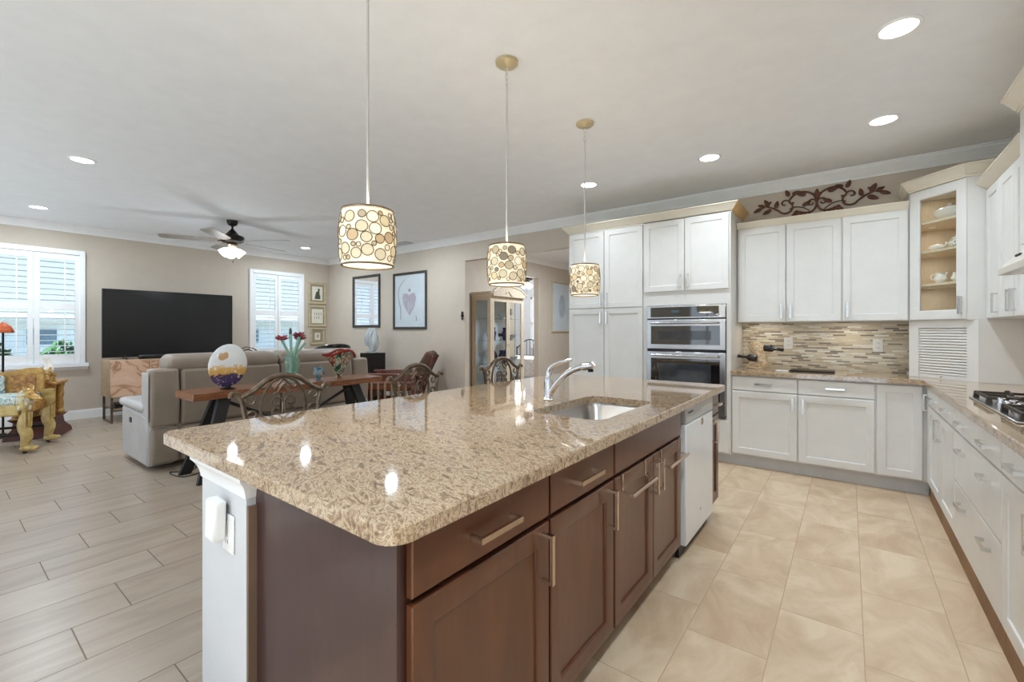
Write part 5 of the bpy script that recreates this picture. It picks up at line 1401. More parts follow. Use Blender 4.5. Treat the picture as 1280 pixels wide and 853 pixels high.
# wrought iron counter stools along the island
def stool_proto():
    t = thing('counter_stool', 'x', 'stool', (0, 0, 0), group='wrought iron stools at the island')
    zs_ = 0.62; w2 = 0.215
    MB().lathe([(0.16, 0), (0.20, 0.004), (0.212, 0.02), (0.205, 0.045), (0.16, 0.06), (0.02, 0.064)], (0.0, 0, zs_), 30).build('seat', M_seat, t)
    MB().tube([(0.20 * math.cos(2 * PI * k / 28), 0.20 * math.sin(2 * PI * k / 28), zs_ - 0.012) for k in range(28)], 0.012, 8, True).build('seat_ring', M_bronze, t)
    for sx in (-1, 1):
        for sy in (-1, 1):
            MB().tube(bez((0.15 * sx, 0.15 * sy, zs_ - 0.01), (0.13 * sx, 0.13 * sy, 0.42), (0.15 * sx, 0.15 * sy, 0.2), (0.21 * sx, 0.20 * sy, 0.0), 12), 0.0115, 8).build('leg', M_bronze, t)
    MB().tube([(0.158 * math.cos(2 * PI * k / 24) * 1.12, 0.158 * math.sin(2 * PI * k / 24) * 1.12, 0.24) for k in range(24)], 0.009, 6, True).build('foot_ring', M_bronze, t)
    X = -0.20
    b = MB()
    for s in (-1, 1):
        b.tube(spline([(-0.13, 0.16 * s, zs_ - 0.012), (X + 0.01, 0.185 * s, 0.70), (X, 0.205 * s, 0.85), (X, 0.222 * s, 0.93), (X, 0.250 * s, 0.972), (X, 0.272 * s, 0.965), (X, 0.274 * s, 0.948)], 6), [0.0125] * 26 + [0.011] * 11, 8)
    b.build('back_posts', M_bronze, t)
    b = MB(); b.tube(spline([(X, 0.225 * -1, 0.945), (X, -0.165, 0.972), (X, -0.085, 1.03), (X, 0, 1.048), (X, 0.085, 1.03), (X, 0.165, 0.972), (X, 0.225, 0.945)], 8), 0.0145, 10); b.build('top_rail', M_bronze, t)
    b = MB(); b.tube([(X, 0.125 * math.sin(2 * PI * k / 40), 0.868 + 0.17 * math.cos(2 * PI * k / 40)) for k in range(40)], 0.0085, 8, True)
    for s in (-1, 1):
        def sp(c, r0, r1, a0, a1, n=22, rr=0.0065): b.tube([(X, s * (c[0] + (r0 + (r1 - r0) * k / n) * math.cos(RAD(a0 + (a1 - a0) * k / n))), c[1] + (r0 + (r1 - r0) * k / n) * math.sin(RAD(a0 + (a1 - a0) * k / n))) for k in range(n + 1)], rr, 6)
        sp((0.040, 0.895), 0.036, 0.012, 180, -170); sp((0.040, 0.845), 0.036, 0.012, 180, 500)
        b.tube(bez((X, 0.004 * s, 0.76), (X, 0.006 * s, 0.81), (X, 0.004 * s, 0.85), (X, 0.004 * s, 0.895), 6), 0.0065, 6)
        b.tube(spline([(X, 0.0, 1.03), (X, 0.03 * s, 1.0), (X, 0.055 * s, 0.975), (X, 0.075 * s, 0.985), (X, 0.07 * s, 1.0)], 5), 0.0065, 6)
        b.tube(spline([(X, 0.0, 1.0), (X, 0.02 * s, 0.975), (X, 0.035 * s, 0.95), (X, 0.052 * s, 0.955)], 5), 0.0065, 6)
        sp((0.172, 0.925), 0.034, 0.012, 60, -260); sp((0.165, 0.84), 0.034, 0.012, -60, 260)
    b.build('scrollwork', M_bronze, t)
    return t
M_seat = paint('tan_stool_cushion', (150, 126, 98), 0.6, var=0.08)
s0 = stool_proto()
for k, (y, lab) in enumerate(((1.235, 'wrought iron stool nearest the sofa end of the island, fan of scrolls in full view'), (2.225, 'middle wrought iron stool with the wooden armchair behind it'), (3.21, 'wrought iron stool farthest along the island, in front of the china cabinet'))):
    place(s0 if k == 0 else copy_tree(s0), (-2.37, y, 0), rz=(0.0, 0.06, -0.12)[k], label=lab)

# pictures
def framed(name, label, c, w_, h, axis, sgn, fw, m_frame, m_art, mat=None, mw=0.0, glass=False, depth=0.03):
    """axis 'x': hangs on a wall facing x; c is the centre on the wall plane"""
    t = thing(name, label, 'picture', c)
    cx, cy, cz = c
    def P(a, b_, d): return (cx + sgn * d, cy + a, cz + b_) if axis == 'x' else (cx + a, cy + sgn * d, cz + b_)
    def ring(m, d): return [P(-w_ / 2 + m, -h / 2 + m, d), P(w_ / 2 - m, -h / 2 + m, d), P(w_ / 2 - m, h / 2 - m, d), P(-w_ / 2 + m, h / 2 - m, d)]
    MB().loft([ring(0, 0.002), ring(0, depth * 0.8), ring(fw * 0.25, depth), ring(fw * 0.8, depth * 0.8), ring(fw, depth * 0.55), ring(fw, 0.002)], closed=True).build('frame', m_frame, t, angle=20)
    if mat: 
        MB().loft([ring(fw * 0.9, 0.003), ring(fw * 0.9, 0.010), ring(fw + mw, 0.009), ring(fw + mw, 0.003)], closed=True).build('mat_board', mat, t, smooth=False)
    MB().loft([ring(fw * 0.9 + (mw if mat else 0), 0.003), ring(fw * 0.9 + (mw if mat else 0), 0.007)]).build('print', m_art, t, smooth=False)
    if glass: MB().loft([ring(fw * 0.92, 0.0125), ring(fw * 0.92, 0.0145)]).build('glass', glass, t, smooth=False)
    return t, P
M_frameblack = paint('dark_pewter_frame', (70, 66, 62), 0.35, 0.4, var=0.1)
M_framegold = two_tone('antique_cream_frame', [(0.3, (170, 154, 122)), (0.7, (200, 186, 154))], 20, 1, rough=0.45)
M_paper = paint('cream_paper', (226, 220, 204), 0.7, var=0.02)
M_taupe = paint('taupe_mat_board', (156, 142, 118), 0.7, var=0.04)
M_paperblue = paint('pale_blue_print', (222, 224, 230), 0.5, var=0.02)
M_ink = paint('dark_green_ink', (66, 70, 58), 0.7, var=0.2)
M_inkgrey = paint('grey_pencil', (166, 158, 142), 0.7, var=0.08)
M_inkrose = two_tone('rose_wash', [(0.36, (214, 208, 216)), (0.46, (176, 154, 166)), (0.54, (206, 198, 208)), (0.62, (186, 164, 176))], 6, 1.0, stretch=(3, 3, 0.5), rough=0.6)
M_oval_reflection = paint('pale_oval_reflection', (190, 196, 206), 0.6, var=0.04)
M_mirror = paint('reflective_picture_glass', (236, 238, 240), 0.02, 1.0, var=0.004)
M_picglass = pane_glass('picture_glass', gloss=0.02)
def blob(P, pts, m, t, nm, d=0.0078):
    b = MB(); b.loft([[P(a, z, d) for a, z in pts], [P(a, z, d + 0.0012) for a, z in pts]]); return b.build(nm, m, t, smooth=False)
xw = XT
t, P = framed('framed_print', 'top small framed print of a dark seated silhouette, right of the window', (xw, 5.055, 2.10), 0.40, 0.46, 'x', 1, 0.045, M_framegold, M_paper, M_taupe, 0.04)
blob(P, [(-0.06, -0.12), (0.07, -0.12), (0.065, -0.06), (0.05, -0.01), (0.045, 0.05), (0.06, 0.085), (0.035, 0.11), (0.01, 0.09), (0.015, 0.05), (-0.025, 0.03), (-0.045, -0.04)], M_ink, t, 'drawing')
t, P = framed('framed_print', 'middle small framed print with faint pencil sketches, right of the window', (xw, 5.055, 1.615), 0.40, 0.45, 'x', 1, 0.045, M_framegold, M_paper, M_taupe, 0.03)
for k in range(7):
    a, z = -0.075 + 0.05 * (k % 4), 0.055 - 0.08 * (k // 4); blob(P, [(a, z - 0.03), (a + 0.018, z - 0.035), (a + 0.02, z), (a + 0.012, z + 0.03), (a + 0.002, z + 0.02)], M_inkgrey, t, 'drawing')
t, P = framed('framed_print', 'lowest and narrowest small framed print, right of the window', (xw, 5.06, 1.185), 0.33, 0.36, 'x', 1, 0.045, M_framegold, M_paper, M_taupe, 0.06)
blob(P, [(-0.025, -0.03), (0.03, -0.035), (0.02, 0.0), (0.035, 0.03), (0.0, 0.045), (-0.02, 0.02)], M_inkgrey, t, 'drawing')
t, P = framed('framed_picture', 'dark framed glass picture mirroring the shuttered window, above the black pedestal', (-7.69, YB, 1.89), 0.90, 1.04, 'y', -1, 0.05, M_frameblack, M_mirror)
t, P = framed('framed_picture', 'dark framed pale blue print with a rose heart-like shape, nearer the opening', (-6.37, YB, 1.85), 0.92, 1.04, 'y', -1, 0.045, M_frameblack, M_paperblue, glass=M_picglass)
blob(P, [(-0.20, 0.06), (-0.17, 0.13), (-0.08, 0.14), (-0.02, 0.10), (0.04, 0.13), (0.13, 0.14), (0.18, 0.06), (0.14, -0.08), (0.06, -0.2), (0.0, -0.27), (-0.08, -0.19), (-0.17, -0.06)], M_inkrose, t, 'drawing')
blob(P, [(-0.03, 0.17), (0.02, 0.16), (0.03, 0.2), (0.0, 0.225), (-0.03, 0.21)], M_inkgrey, t, 'drawing')
cv = [(-0.12, 0.40), (-0.24, 0.32), (-0.32, 0.18), (-0.31, 0.02), (-0.26, -0.14), (-0.26, -0.34)]
sm = spline([(a, 0, z) for a, z in cv], 5); blob(P, [(v.x, v.z) for v in sm] + [(v.x + 0.018, v.z) for v in reversed(sm)], M_inkgrey, t, 'drawing')
blob(P, [(0.17, -0.28), (0.19, -0.28), (0.20, -0.36), (0.18, -0.38)], M_inkgrey, t, 'drawing')
t, P = framed('framed_picture', 'tall framed pale print on the hall wall past the doorway', (XA, 8.93, 1.845), 0.96, 1.15, 'x', 1, 0.035, M_framegold, M_paperblue, glass=M_picglass)
blob(P, [(-0.02 + 0.14 * math.cos(2 * PI * k / 24), 0.02 + 0.27 * math.sin(2 * PI * k / 24)) for k in range(24)], M_oval_reflection, t, 'drawing')  # pale oval painted on the print in place of a mirror's reflection

# pedestal with glass sculpture
t = thing('pedestal', 'glossy black display pedestal in the corner under the mirrored picture', 'pedestal', (-6.96, 4.96, 0))
MB().box(-7.12, -6.80, 4.80, 5.12, 0.04, 0.90, 0.004).build('column', M_blackgloss, t); MB().box(-7.10, -6.82, 4.82, 5.10, 0, 0.04).build('plinth', M_black, t)
t = thing('glass_sculpture', 'clear glass hand-like sculpture on the black pedestal', 'sculpture', (-6.96, 4.96, 0.901))
MB().box(-7.06, -6.86, 4.88, 5.04, 0.901, 0.925, 0.004).build('base', M_clear, t)
b = MB(); rings = []
for k in range(15):
    f = k / 14; z = 0.925 + 0.43 * f
    r = 0.065 + 0.085 * math.sin(PI * min(1, f * 1.05)) ** 0.9 * (1 - 0.1 * f) if f < 0.95 else 0.05
    tw = f * 1.6
    rings.append([(-6.96 + r * math.cos(2 * PI * j / 20 + tw) * (1 + 0.16 * math.sin(3 * 2 * PI * j / 20)) , 4.96 + r * 0.6 * math.sin(2 * PI * j / 20 + tw), z) for j in range(20)])
b.loft(rings); b.build('glass', M_clear, t, angle=80)
for k in range(3):
    b = MB(); b.tube(bez((-7.06 + 0.06 * k, 4.90, 1.02), (-7.08 + 0.06 * k, 4.88, 1.15), (-7.02 + 0.05 * k, 4.88, 1.25), (-7.0 + 0.05 * k, 4.92, 1.36 - 0.02 * k), 10), [0.018, 0.024, 0.03, 0.034, 0.036, 0.036, 0.034, 0.03, 0.026, 0.02, 0.01], 10); b.build('glass_fold', M_clear, t)

# wooden armchair (slatted sides, striped back cushion), facing the far corner
cxy = Vector((-5.86, 4.62, 0)); az = math.atan2(-0.604, -0.797)
t = thing('wooden_armchair', 'red-brown slatted wooden armchair with a striped back cushion', 'armchair', cxy, az)
def LB(x0, x1, y0, y1, z0, z1, nm, m, bev=0.004, **k): return MB().box(x0, x1, y0, y1, z0, z1, bev).build(nm, m, t, local=True, **k)
for y in (-0.35, 0.35):
    LB(-0.44, 0.46, y - 0.06, y + 0.06, 0.61, 0.64, 'arm', M_redwood)
    for x in (-0.36, 0.38): LB(x - 0.03, x + 0.03, y - 0.03, y + 0.03, 0, 0.61, 'leg', M_redwood)
    LB(-0.33, 0.35, y - 0.014, y + 0.014, 0.14, 0.20, 'side_rail', M_redwood); LB(-0.33, 0.35, y - 0.012, y + 0.012, 0.52, 0.60, 'side_rail', M_redwood)
    for k in range(6): LB(-0.25 + 0.105 * k, -0.22 + 0.105 * k, y - 0.008, y + 0.008, 0.20, 0.52, 'slat', M_tan)
LB(0.34, 0.38, -0.32, 0.32, 0.24, 0.36, 'front_rail', M_redwood); LB(-0.38, -0.34, -0.32, 0.32, 0.20, 0.32, 'back_rail', M_redwood)
M_stripe = None
def stripe_mat(name, ax, n, stops, rough=0.8):
    g = Nodes(name); v, q = g.obj()
    f = g.math('FRACT', g.math('MULTIPLY', q[ax], n)); nz = g.math('MULTIPLY', g.noise(v, 40, 2), 0.1)
    return g.set(color=g.ramp(g.math('ADD', f, nz), stops, 'CONSTANT'), rough=rough)
M_stripe = stripe_mat('striped_cushion_fabric', 1, 11, [(0.0, (84, 62, 48)), (0.3, (58, 42, 34)), (0.52, (112, 88, 70)), (0.62, (70, 50, 40)), (0.86, (96, 52, 44))])
M_stripe2 = stripe_mat('red_striped_fabric', 1, 12, [(0.0, (126, 60, 48)), (0.35, (74, 48, 40)), (0.55, (150, 92, 66)), (0.7, (96, 48, 42))])
LB(-0.30, 0.40, -0.30, 0.30, 0.36, 0.48, 'seat_cushion', M_stripe2, 0.0, bevel=(0.04, 3))
b = MB(); b.loft([[(-0.30, -0.29, 0.46), (-0.44, -0.29, 0.44), (-0.44, 0.29, 0.44), (-0.30, 0.29, 0.46)], [(-0.38, -0.29, 0.72), (-0.56, -0.29, 0.68), (-0.56, 0.29, 0.68), (-0.38, 0.29, 0.72)], [(-0.54, -0.27, 0.99), (-0.64, -0.27, 0.93), (-0.64, 0.27, 0.93), (-0.54, 0.27, 0.99)]])
b.build('back_cushion', M_stripe, t, local=True, bevel=(0.04, 3))
for y in (-0.24, 0.24): MB().tube([(-0.38, y, 0.22), (-0.50, y, 0.60), (-0.645, y, 0.90)], 0.02, 6).build('back_post', M_redwood, t, local=True)

# black barrel chair and hoop ornament behind the sofa
t = thing('barrel_chair', 'glossy black curved chair back showing above the sofa', 'chair', (-7.02, 4.12, 0))
b = MB(); n = 20; rings = []
for k in range(n + 1):
    a = RAD(-115 + 230 * k / n); h = 1.075 - 0.20 * (abs(k - n / 2) / (n / 2)) ** 2.2
    ca, sa = math.cos(a), math.sin(a)
    rings.append([(-7.02 + ca * r, 4.12 + sa * r, z) for r, z in ((0.29, 0.30), (0.34, 0.30), (0.36, h - 0.02), (0.35, h), (0.325, h + 0.012), (0.30, h), (0.29, h - 0.02))])
b.loft(rings); b.build('back', M_blackgloss, t)
MB().lathe([(0.24, 0.28), (0.275, 0.30), (0.28, 0.42), (0.24, 0.46), (0.02, 0.47)], (-7.02, 4.12, 0), 28).build('seat', M_black, t)
for sx in (-1, 1):
    for sy in (-1, 1): MB().cyl((-7.02 + 0.22 * sx, 4.12 + 0.22 * sy, 0), (-7.02 + 0.24 * sx, 4.12 + 0.24 * sy, 0.32), 0.018, 10).build('leg', M_blackgloss, t)
t = thing('wire_chair', 'bent metal wire chair back peeking over the sofa below the right window', 'chair', (-7.6, 3.05, 0))
wx, wy = -7.6, 3.12
for z0, r, h in ((0.45, 0.17, 0.63), (0.45, 0.12, 0.58)):
    b = MB(); b.tube([(wx, wy - r, z0)] + [(wx - 0.08 * math.sin(RAD(a)), wy - r * math.cos(RAD(a)), 0.84 + (h - 0.39) * math.sin(RAD(a)) * 0.85) for a in range(0, 181, 15)] + [(wx, wy + r, z0)], 0.009, 8); b.build('back_hoop', M_bronze, t)
MB().lathe([(0.17, 0.43), (0.19, 0.44), (0.19, 0.465), (0.15, 0.48), (0.01, 0.482)], (wx + 0.14, wy, 0), 24).build('seat', M_leather, t)
for sx in (-1, 1):
    for sy in (-1, 1): MB().cyl((wx + 0.14 + 0.2 * sx, wy + 0.2 * sy, 0), (wx + 0.14 + 0.12 * sx, wy + 0.12 * sy, 0.44), 0.01, 8).build('leg', M_bronze, t)

# small dark ornament on the jamb of the opening
t = thing('wall_ornament', 'tiny dark metal ornament on the edge of the opening', 'wall decor', (-5.04, YB - 0.002, 1.55))
b = MB(); 
for z, r in ((1.50, 0.018), (1.55, 0.03), (1.60, 0.02)): b.ball((-5.05, YB - 0.016, z), (r, 0.013, r * 1.1), 12, 8)
b.build('body', M_darkbronze, t)
# ------------------------------------------------------------------ carved bench and stand under the left window
M_gilt = two_tone('gilded_wood', [(0.25, (130, 92, 46)), (0.5, (184, 142, 76)), (0.75, (212, 176, 108))], 9, 1.5, rough=0.32, metal=0.25, bump=0.3)
M_giltdark = two_tone('dark_gilded_carving', [(0.3, (104, 66, 34)), (0.5, (166, 116, 58)), (0.7, (206, 164, 92))], 12, 2.0, rough=0.4, bump=0.6)
M_olive = two_tone('yellow_gold_paint', [(0.3, (146, 116, 62)), (0.5, (184, 156, 96)), (0.75, (206, 184, 128))], 9, 1.5, rough=0.32, bump=0.2)
M_maroon = paint('maroon_base_paint', (86, 44, 36), 0.4, var=0.12)
M_cloth = two_tone('blue_flowered_fabric', [(0.30, (40, 70, 110)), (0.40, (70, 116, 150)), (0.46, (226, 224, 206)), (0.53, (96, 150, 160)), (0.58, (230, 226, 210)), (0.64, (196, 150, 70)), (0.70, (60, 92, 134))], 12, 1.2, rough=0.75)
M_silver = two_tone('silvered_mane', [(0.3, (170, 160, 130)), (0.7, (214, 208, 186))], 14, 2, rough=0.4, bump=0.5)
# bench: local +x runs along its length towards the visible end, +y towards the back
ax = Vector((0.425, 0.905, 0)); az = math.atan2(ax.y, ax.x)
end = Vector((-6.97, 0.64, 0))
t = thing('carved_bench', 'gilded carved bench with lion-like legs and a blue flowered back', 'bench', end, az)
def head(b, c, f, s=1.0):
    """animal head looking along f"""
    c = Vector(c); f = Vector(f); sd = f.cross(Z_).normalized()
    Mq = Matrix((f, sd, Z_)).transposed()
    b.ball(c, (0.07 * s, 0.06 * s, 0.075 * s), 16, 10, Mq); b.ball(c + f * 0.085 * s - Z_ * 0.015 * s, (0.075 * s, 0.04 * s, 0.042 * s), 14, 9, Mq)
    b.ball(c + f * 0.15 * s - Z_ * 0.02 * s, (0.022 * s, 0.03 * s, 0.022 * s), 10, 6, Mq)
    for q in (-1, 1):
        b.tube([c + sd * q * 0.045 * s + Z_ * 0.05 * s, c + sd * q * 0.06 * s + Z_ * 0.10 * s - f * 0.01 * s], [0.018 * s, 0.004 * s], 8)
        b.ball(c + sd * q * 0.04 * s + f * 0.05 * s + Z_ * 0.025 * s, 0.014 * s, 8, 6)
def leg(y, z_top, nm='leg', hd=True):
    b = MB()
    P = spline([(0, y, z_top), (0.0, y, 0.45), (-0.012, y, 0.30), (0.014, y, 0.19), (0.0, y, 0.09), (0.02, y, 0.05)], 5)
    n = len(P); rr = []
    for k in range(n):
        z = P[k].z; rr.append(0.06 if z > 0.45 else 0.036 + 0.016 * math.sin((z - 0.05) * 8) ** 2)
    b.tube(P, rr, 12); b.ball((0.02, y, 0.055), (0.066, 0.052, 0.034), 14, 8)
    for k in (-1, 0, 1): b.ball((0.072, y + 0.028 * k, 0.05), (0.03, 0.018, 0.024), 8, 6)
    for k in range(5): b.tube([(0.05 * math.cos(k * 0.6 - 1.2), y + 0.05 * math.sin(k * 0.6 - 1.2), 0.44), (0.044 * math.cos(k * 0.6 - 1.2), y + 0.044 * math.sin(k * 0.6 - 1.2), 0.28)], 0.011, 6)
    o = b.build(nm, M_olive, t, local=True)
    b = MB(); b.cyl((0.0, y - 0.012, 0.018), (0.0, y + 0.012, 0.018), 0.018, 14); b.build('caster', M_black, o, local=True)
    if hd:
        b = MB(); b.ball((0.0, y, z_top - 0.05), (0.066, 0.06, 0.11), 16, 10)
        for k in range(12):
            a = 2 * PI * k / 12; b.ball((0.052 * math.cos(a), y + 0.05 * math.sin(a), z_top - 0.04 - 0.045 * (k % 3)), (0.018, 0.018, 0.03), 8, 6)
        b.build('mane', M_silver, o, local=True)
        b = MB(); head(b, (0.03, y, z_top + 0.005), (0.83, -0.50, -0.22), 0.85); b.build('animal_head', M_gilt, o, local=True)
leg(0.0, 0.62); leg(0.54, 0.62, hd=False)
for x in (-1.5,):
    for y in (0.0, 0.54):
        b = MB(); b.tube([(x, y, 0.6), (x - 0.01, y, 0.3), (x, y, 0.0)], [0.06, 0.045, 0.05], 12); b.build('leg', M_olive, t, local=True)
MB().box(-1.5, -0.03, -0.05, 0.03, 0.41, 0.52, 0.008).build('front_rail', M_olive, t, local=True)
MB().box(-1.5, -0.03, 0.51, 0.57, 0.41, 0.52, 0.008).build('back_rail', M_olive, t, local=True)
MB().box(-0.07, -0.01, 0.0, 0.54, 0.41, 0.52, 0.008).build('side_rail', M_giltdark, t, local=True)
MB().box(-1.48, -0.05, -0.02, 0.54, 0.50, 0.60).build('seat_cushion', M_cloth, t, local=True, bevel=(0.035, 3))
b = MB(); P = [(-1.5, 0.56), (-0.03, 0.56), (-0.03, 0.84), (-0.06, 0.875), (-0.16, 0.875), (-0.36, 0.83), (-0.62, 0.86), (-0.76, 0.90), (-0.9, 0.86), (-1.16, 0.83), (-1.36, 0.875), (-1.5, 0.86)]
b.prism([(x, z) for x, z in P], 'y', 0.50, 0.55); bk = b.build('back_frame', M_gilt, t, local=True)
b = MB(); b.prism([(-0.09, 0.60), (-0.09, 0.80), (-0.15, 0.82), (-0.30, 0.79), (-0.30, 0.60)], 'y', 0.492, 0.499); b.build('carved_inlay', M_giltdark, bk, local=True, smooth=False)
b = MB(); b.box(-1.42, -0.33, 0.44, 0.495, 0.58, 0.80); b.build('back_pad', M_cloth, t, local=True, bevel=(0.03, 3))
b = MB(); b.tube([(-1.5, 0.02, 0.20), (-0.02, 0.02, 0.20)], 0.014, 8); b.tube([(-1.5, 0.52, 0.20), (-0.02, 0.52, 0.20)], 0.014, 8); b.build('stretcher', M_darkbronze, t, local=True)

# carved stand with figures and a horned horse head, between bench and television
c = Vector((-8.05, 0.86, 0))
t = thing('carved_stand', 'gilded carved stand with animal figures on a maroon base', 'carved stand', c, RAD(-20))
MB().loft([[(-0.28, -0.24, 0), (0.28, -0.24, 0), (0.28, 0.24, 0), (-0.28, 0.24, 0)], [(-0.27, -0.23, 0.05), (0.27, -0.23, 0.05), (0.27, 0.23, 0.05), (-0.27, 0.23, 0.05)], [(-0.22, -0.18, 0.12), (0.22, -0.18, 0.12), (0.22, 0.18, 0.12), (-0.22, 0.18, 0.12)], [(-0.21, -0.17, 0.20), (0.21, -0.17, 0.20), (0.21, 0.17, 0.20), (-0.21, 0.17, 0.20)], [(-0.25, -0.21, 0.24), (0.25, -0.21, 0.24), (0.25, 0.21, 0.24), (-0.25, 0.21, 0.24)]]).build('base', M_maroon, t, local=True, angle=20)
MB().box(-0.16, 0.16, -0.12, 0.12, 0.24, 0.62, 0.02).build('core', M_giltdark, t, local=True)
for sx in (-1, 1):
    for sy in (-1, 1):
        b = MB(); b.lathe([(0.05, 0.24), (0.05, 0.27), (0.035, 0.29), (0.045, 0.36), (0.034, 0.42), (0.046, 0.50), (0.036, 0.56), (0.052, 0.60), (0.052, 0.63)], (0.18 * sx, 0.14 * sy, 0), 14); b.build('column', M_gilt, t, local=True)
MB().box(-0.25, 0.25, -0.21, 0.21, 0.63, 0.67, 0.012).build('top', M_giltdark, t, local=True)
b = MB(); b.ball((0.08, 0.06, 0.66), (0.13, 0.11, 0.12), 16, 10); head(b, (0.2, 0.08, 0.74), (0.93, 0.36, 0), 1.15)
for k in range(10): b.ball((0.10 + 0.03 * math.cos(k), 0.06 + 0.1 * math.sin(k * 1.7), 0.66 + 0.012 * k), 0.03, 8, 6)
hh = b.build('horse_head', M_gilt, t, local=True)
b = MB(); b.tube([(0.27, 0.11, 0.78), (0.55, 0.22, 0.80)], [0.010, 0.003], 8); b.build('horn', M_bronze, hh, local=True)
for sy in (-1, 1):
    b = MB(); b.tube(spline([(0.19, 0.10 * sy, 0.62), (0.25, 0.10 * sy, 0.52), (0.23, 0.10 * sy, 0.40), (0.27, 0.10 * sy, 0.28)], 5), [0.05, 0.05, 0.048, 0.046, 0.044, 0.042, 0.04, 0.038, 0.036, 0.034, 0.034, 0.034, 0.034, 0.036, 0.04, 0.045], 10); b.build('foreleg', M_giltdark, t, local=True)

# white-footed porcelain figure on the carved stand
pc = Vector((-7.93, 0.86, 0.80))
t = thing('porcelain_figure', 'pink porcelain piece with a raised white boot-like tip on the carved stand', 'figurine', (-8.0, 0.80, 0.671))
M_pinkp = paint('pink_grey_porcelain', (176, 144, 138), 0.3, var=0.12, scale=14)
b = MB(); b.tube(spline([(-8.12, 0.70, 0.69), (-8.05, 0.76, 0.735), (-7.98, 0.83, 0.79), (-7.93, 0.89, 0.82)], 6), [0.055] * 6 + [0.05] * 6 + [0.045] * 7, 12); b.ball((-8.12, 0.70, 0.70), (0.09, 0.08, 0.05), 14, 8); b.build('body', M_pinkp, t)
b = MB(); b.tube(spline([(-7.95, 0.87, 0.805), (-7.90, 0.92, 0.83), (-7.895, 0.915, 0.89), (-7.90, 0.90, 0.96)], 6), [0.05] * 4 + [0.055, 0.058, 0.058, 0.055, 0.05, 0.046, 0.042, 0.038, 0.035, 0.033, 0.031, 0.03, 0.03, 0.03, 0.032], 12); b.build('tip', M_porcelain, t)

# patterned lamp at the left edge
lx, ly = -8.25, 0.575
t = thing('floor_lamp', 'floor lamp with a small orange patterned shade at the left window', 'lamp', (lx, ly, 0))
M_tiff = two_tone('orange_patterned_glass', [(0.3, (150, 62, 34)), (0.5, (206, 104, 58)), (0.6, (110, 50, 34)), (0.7, (224, 138, 84))], 24, 1, rough=0.3)
MB().lathe([(0.092, 1.275), (0.096, 1.285), (0.094, 1.31), (0.07, 1.36), (0.04, 1.385), (0.02, 1.395), (0.01, 1.41)], (lx, ly, 0), 16).build('lamp_shade', M_tiff, t, angle=20)
MB().tube([(lx, ly, 0.02), (lx, ly, 1.385)], 0.011, 10).build('pole', M_darkbronze, t)
MB().lathe([(0.13, 0), (0.135, 0.008), (0.05, 0.025), (0.02, 0.05)], (lx, ly, 0), 24).build('base', M_darkbronze, t)
# ------------------------------------------------------------------ hall: china cabinet; bedroom: daybed
hx0, hx1, hy0, hy1 = XA + 0.025, -4.85, 5.80, 6.78
t = thing('china_cabinet', 'pale carved china cabinet with glass doors in the hall', 'china cabinet', ((hx0 + hx1) / 2, (hy0 + hy1) / 2, 0))
b = MB()
b.box(hx0, hx1, hy0, hy1, 0.0, 0.10); b.box(hx0, hx1, hy0, hy1, 0.10, 0.30)
b.box(hx0, hx1, hy0, hy1, 1.86, 1.92)
for y in (hy0, hy1 - 0.05):
    b.box(hx1 - 0.05, hx1, y, y + 0.05, 0.30, 1.86); b.box(hx0, hx0 + 0.05, y, y + 0.05, 0.30, 1.86)
b.build('case', M_ltwood, t, smooth=False)
MB().box(hx0 + 0.002, hx0 + 0.012, hy0 + 0.05, hy1 - 0.05, 0.30, 1.86).build('mirror_back', paint('silvered_cabinet_back', (206, 212, 218), 0.25, 0.15, var=0.03), t, smooth=False)
# cornice
b = MB(); rings = []
for p, z in ((0, 1.90), (0.012, 1.90), (0.015, 1.925), (0.04, 1.95), (0.045, 1.975)): rings.append([(hx0, hy0 - p, z), (hx1 + p, hy0 - p, z), (hx1 + p, hy1 + p, z), (hx0, hy1 + p, z)])
b.loft(rings); b.build('cornice', M_ltwood, t, angle=20)
b = MB(); ym = (hy0 + hy1) / 2; pts = []
for k in range(17):
    u = -1 + 2 * k / 16; pts.append((ym + u * (hy1 - hy0) * 0.47, 1.972 + 0.115 * math.sqrt(max(0, 1 - (u / 0.9) ** 2))))
b.prism([(pts[0][0], 1.90)] + pts + [(pts[-1][0], 1.90)], 'x', hx1 - 0.03, hx1 + 0.046)
pd = b.build('pediment', M_ltwood, t, angle=20)
b = MB(); b.tube([(hx1 + 0.04, y, z) for y, z in pts], 0.02, 8); b.tube([(hx1 + 0.048, ym - 0.12, 1.96)] + [(hx1 + 0.048, ym - 0.12 + 0.03 * k, 1.96 + 0.04 * math.sin(k * 0.8)) for k in range(1, 9)], 0.012, 6); b.build('carving', M_ltwood, pd)
# side frame and glass
def frame_glass(parent, axis, c, a0, a1, z0, z1, w_, nm, sgn):
    b = MB()
    def bx(p0, p1, q0, q1):
        if axis == 'y': b.box(p0, p1, c, c + 0.022 * sgn, q0, q1)
        else: b.box(c, c + 0.022 * sgn, p0, p1, q0, q1)
    bx(a0, a0 + w_, z0, z1); bx(a1 - w_, a1, z0, z1); bx(a0 + w_, a1 - w_, z0, z0 + w_); bx(a0 + w_, a1 - w_, z1 - w_, z1)
    o = b.build(nm, M_ltwood, parent, smooth=False)
    g = MB()
    if axis == 'y': g.box(a0 + w_, a1 - w_, c + 0.008 * sgn, c + 0.012 * sgn, z0 + w_, z1 - w_)
    else: g.box(c + 0.008 * sgn, c + 0.012 * sgn, a0 + w_, a1 - w_, z0 + w_, z1 - w_)
    g.build('glass_pane', M_cabglass, o, smooth=False); return o
frame_glass(t, 'y', hy0 + 0.01, hx0 + 0.05, hx1 - 0.05, 0.30, 1.86, 0.03, 'side_panel', 1)
